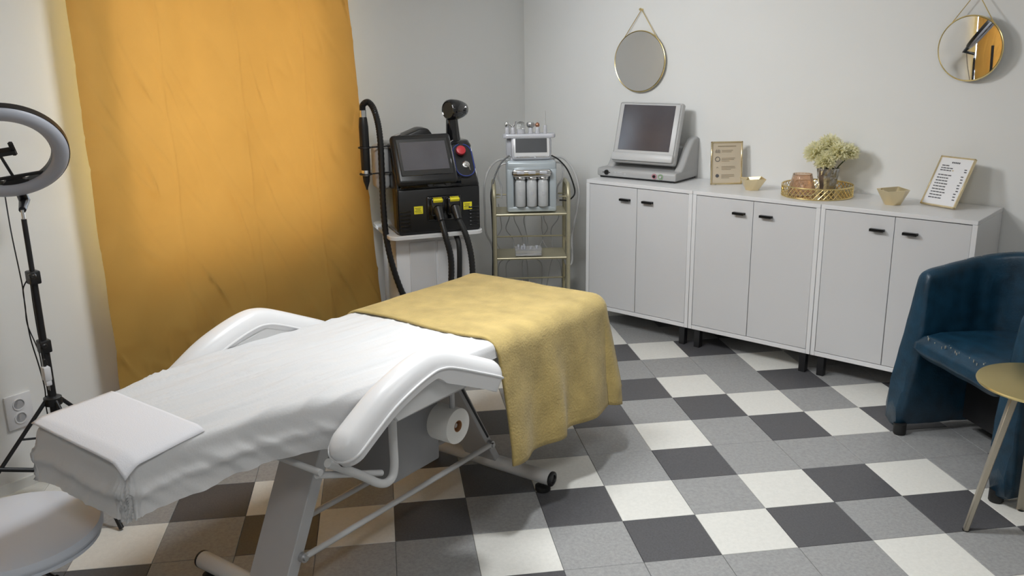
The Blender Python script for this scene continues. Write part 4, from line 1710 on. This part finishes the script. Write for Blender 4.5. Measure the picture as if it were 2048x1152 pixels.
SP = [(-.035 + x / CWd * .75, y) for x, y in shell_path()]
bm = new()
rings = []
ns = len(SP)
for i, (x, y) in enumerate(SP):
    p = Vector((x, y, 0))
    d = (Vector(SP[min(i + 1, ns - 1)]) - Vector(SP[max(i - 1, 0)])).normalized()
    nrm = Vector((-d.y, d.x, 0))      # outward (left of travel)
    bk = min(1, max(0, y / CDp))
    zt = .805 + .115 * bk ** .9 + .004 * nz(i * .8, 1, 2)
    front = max(0, 1 - y / .10)
    prof = []
    # outer side bottom -> top -> inner side bottom
    flo = .062 + .02 * front
    for z, o_ in ((.012, flo), (.20, flo * .82), (.40, flo * .55), (.58, .022), (.72, .006)):
        prof.append((z, o_ + .010 * nz(i * .45, z * 5, 4)))
    for k in range(7):
        a = PI * k / 6
        prof.append((zt - .030 + .030 * math.sin(a), .040 * math.cos(a) - .036))
    for z, o_ in ((.70, -.082), (.58, -.090), (.45, -.098), (.30, -.085), (.18, -.070), (.018 + .015 * nz(i * .7, 3, 3), -.060)):
        prof.append((z, o_ + .016 * nz(i * .55, z * 6, 14) - .020 * abs(nz(i * 1.1, z * 2, 21))))
    lean = -.05 * front
    ring = []
    for z, o_ in prof:
        q = p + nrm * o_ + Vector((0, -.035 * front * (1 - z / .8), z))
        q.y += .06 * (z / .8) * front
        ring.append(bm.verts.new(q))
    rings.append(ring)
for a, b in zip(rings, rings[1:]):
    n = len(a)
    for k in range(n):
        bm.faces.new((a[k], a[(k + 1) % n], b[(k + 1) % n], b[k]))
bm.faces.new(rings[0])
bm.faces.new(rings[-1])
so = link('tub_shell', bm, LEA, ch, smooth=60)
sb = so.modifiers.new('sub', 'SUBSURF')
sb.levels = sb.render_levels = 1
# seams on the shell
for i in (13, ns - 14):
    r_ = rings  # noqa
    x, y = SP[i]
    d = (Vector(SP[i + 1]) - Vector(SP[i - 1])).normalized()
    nrm = Vector((-d.y, d.x, 0))
    zt = .805 + .115 * (y / CDp) ** .9
    pts = [Vector((x, y, 0)) + nrm * o_ + Vector((0, 0, z)) for z, o_ in ((.46, -.094), (.58, -.090), (.72, -.080), (zt - .04, -.066), (zt - .014, -.036), (zt - .045, .0), (.6, .02))]
    link('seam', tb(smooth_path(pts, 4), .004, 6), LEA, so)
# seat cushion
bm = new()


def seat(i, j):
    u = i / 30
    v = j / 36
    x = .075 + (CWd - .15) * u
    # profile around the cushion, front roll
    prof = [(.56, .365), (.30, .365), (.10, .370), (.03, .380), (.0, .415), (.005, .455), (.04, .492), (.12, .505), (.30, .498), (.56, .485)]
    k = v * (len(prof) - 1)
    a = int(min(k, len(prof) - 2))
    q = k - a
    y = prof[a][0] + (prof[a + 1][0] - prof[a][0]) * q
    z = prof[a][1] + (prof[a + 1][1] - prof[a][1]) * q
    ed = min(u, 1 - u)
    z2 = .485 + (z - .44) * (1 - .35 * math.exp(-ed / .03))
    return Vector((x, y, z2 + .006 * nz(u * 4, v * 5, 6)))


grid(bm, 31, 37, seat)
se = link('seat', bm, LEA, ch, smooth=180)
md = se.modifiers.new('solid', 'SOLIDIFY')
md.thickness = .004
for (x, y) in ((0.01, .02), (CWd - .01, .02), (.12, CDp - .08), (CWd - .12, CDp - .08)):
    link('foot', lt([(.026, 0), (.030, .006), (.030, .03), (.030, .055), (0, .055)], 18, (x, y, 0)), RUB, ch)
link('under_seat_shade', bx((CWd / 2, .33, .25), (.60, .012, .34)), BLK, ch, smooth=0)  # black panel added to stand in for the dark shade below the seat
# pale worn flecks along rims and the seat front
bm = new()
rg = random.Random(9)
for k in range(70):
    u = rg.random()
    sz = rg.uniform(.0010, .0030)
    if k % 2:
        i = rg.randrange(2, ns - 2)
        x, y = SP[i]
        d = (Vector(SP[i + 1]) - Vector(SP[i - 1])).normalized()
        nrm = Vector((-d.y, d.x, 0))
        bk = min(1, max(0, y / CDp))
        zt = .805 + .115 * bk ** .9
        p = Vector((x, y, zt - .0005)) - nrm * rg.uniform(.025, .05)
        box(bm, p, (sz * 2, sz * 1.4, .002), 0, 1, rot_z(rg.uniform(0, 3)))
    else:
        box(bm, (.10 + (CWd - .2) * u, .02 + rg.uniform(0, .03), .523 + rg.uniform(0, .012)), (sz * 2, sz, .012), 0, 1, rot_z(rg.uniform(0, 3)))
fk = link('worn_flecks', bm, LEAW, so, smooth=0)
fk['kind'] = 'stuff'

# ------------------------------------------------------------------ gold side table
tt_ = thing('side_table', 'round gold side table in front of the blue armchair', 'table', (2.968, -1.20, 0))
link('table_top', lt([(0, .630), (.214, .630), (.222, .633), (.224, .638), (.222, .643), (.214, .645), (0, .645)], 80), GOLDM, tt_)
for (fx, fy) in ((-.180, -.062), (-.052, .245), (.20, -.14)):
    f = Vector((fx, fy, 0))
    top = f * .42
    d = f.normalized()
    s = Vector((-d.y, d.x, 0))
    bm = new()
    a, b = .028, .011
    rg_ = []
    for c, z, k in ((f, .004, .8), (top, .630, 1.15)):
        rg_.append([bm.verts.new(c + s * (a * sx * k * .75) + d * (b * sy * k) + Vector((0, 0, z))) for sx, sy in ((-1, -1), (1, -1), (1, 1), (-1, 1))])
    bm.faces.new(rg_[0])
    bm.faces.new(rg_[1])
    for k in range(4):
        bm.faces.new((rg_[0][k], rg_[0][(k + 1) % 4], rg_[1][(k + 1) % 4], rg_[1][k]))
    bmesh.ops.bevel(bm, geom=list(bm.edges), offset=.003, segments=1, affect='EDGES')
    lg = link('leg', bm, LEGC, tt_)
    link('glide', lt([(.013, 0), (.013, .005)], 10, f), RUB, lg)

# ------------------------------------------------------------------ trolley that only shows in the right-hand mirror
mt_ = thing('hose_trolley', 'white trolley with looped black hoses, seen only in the right mirror', 'trolley', (.20, -4.55, 0), R(20))
link('cabinet_box', bx((0, 0, .50), (.40, .36, .84), .02, 2), LAM, mt_)
link('worktop', bx((0, 0, .935), (.46, .42, .03), .006, 1), WMET, mt_)
for sx in (-.16, .16):
    for sy in (-.14, .14):
        link('caster', lt([(0, -.012), (.036, -.012), (.040, 0), (.036, .012), (0, .012)], 16, (sx, sy, .040), (1, 0, 0)), RUB, mt_)
for yy in (-.12, .10):
    link('hose_loop', tb(smooth_path([(.05, yy - .07, .95), (.05, yy - .065, 1.12), (.05, yy - .02, 1.23), (.05, yy + .03, 1.22), (.05, yy + .06, 1.10), (.05, yy + .065, .95)], 6), .018, 10), RUB, mt_)
print('tiles', ntile)
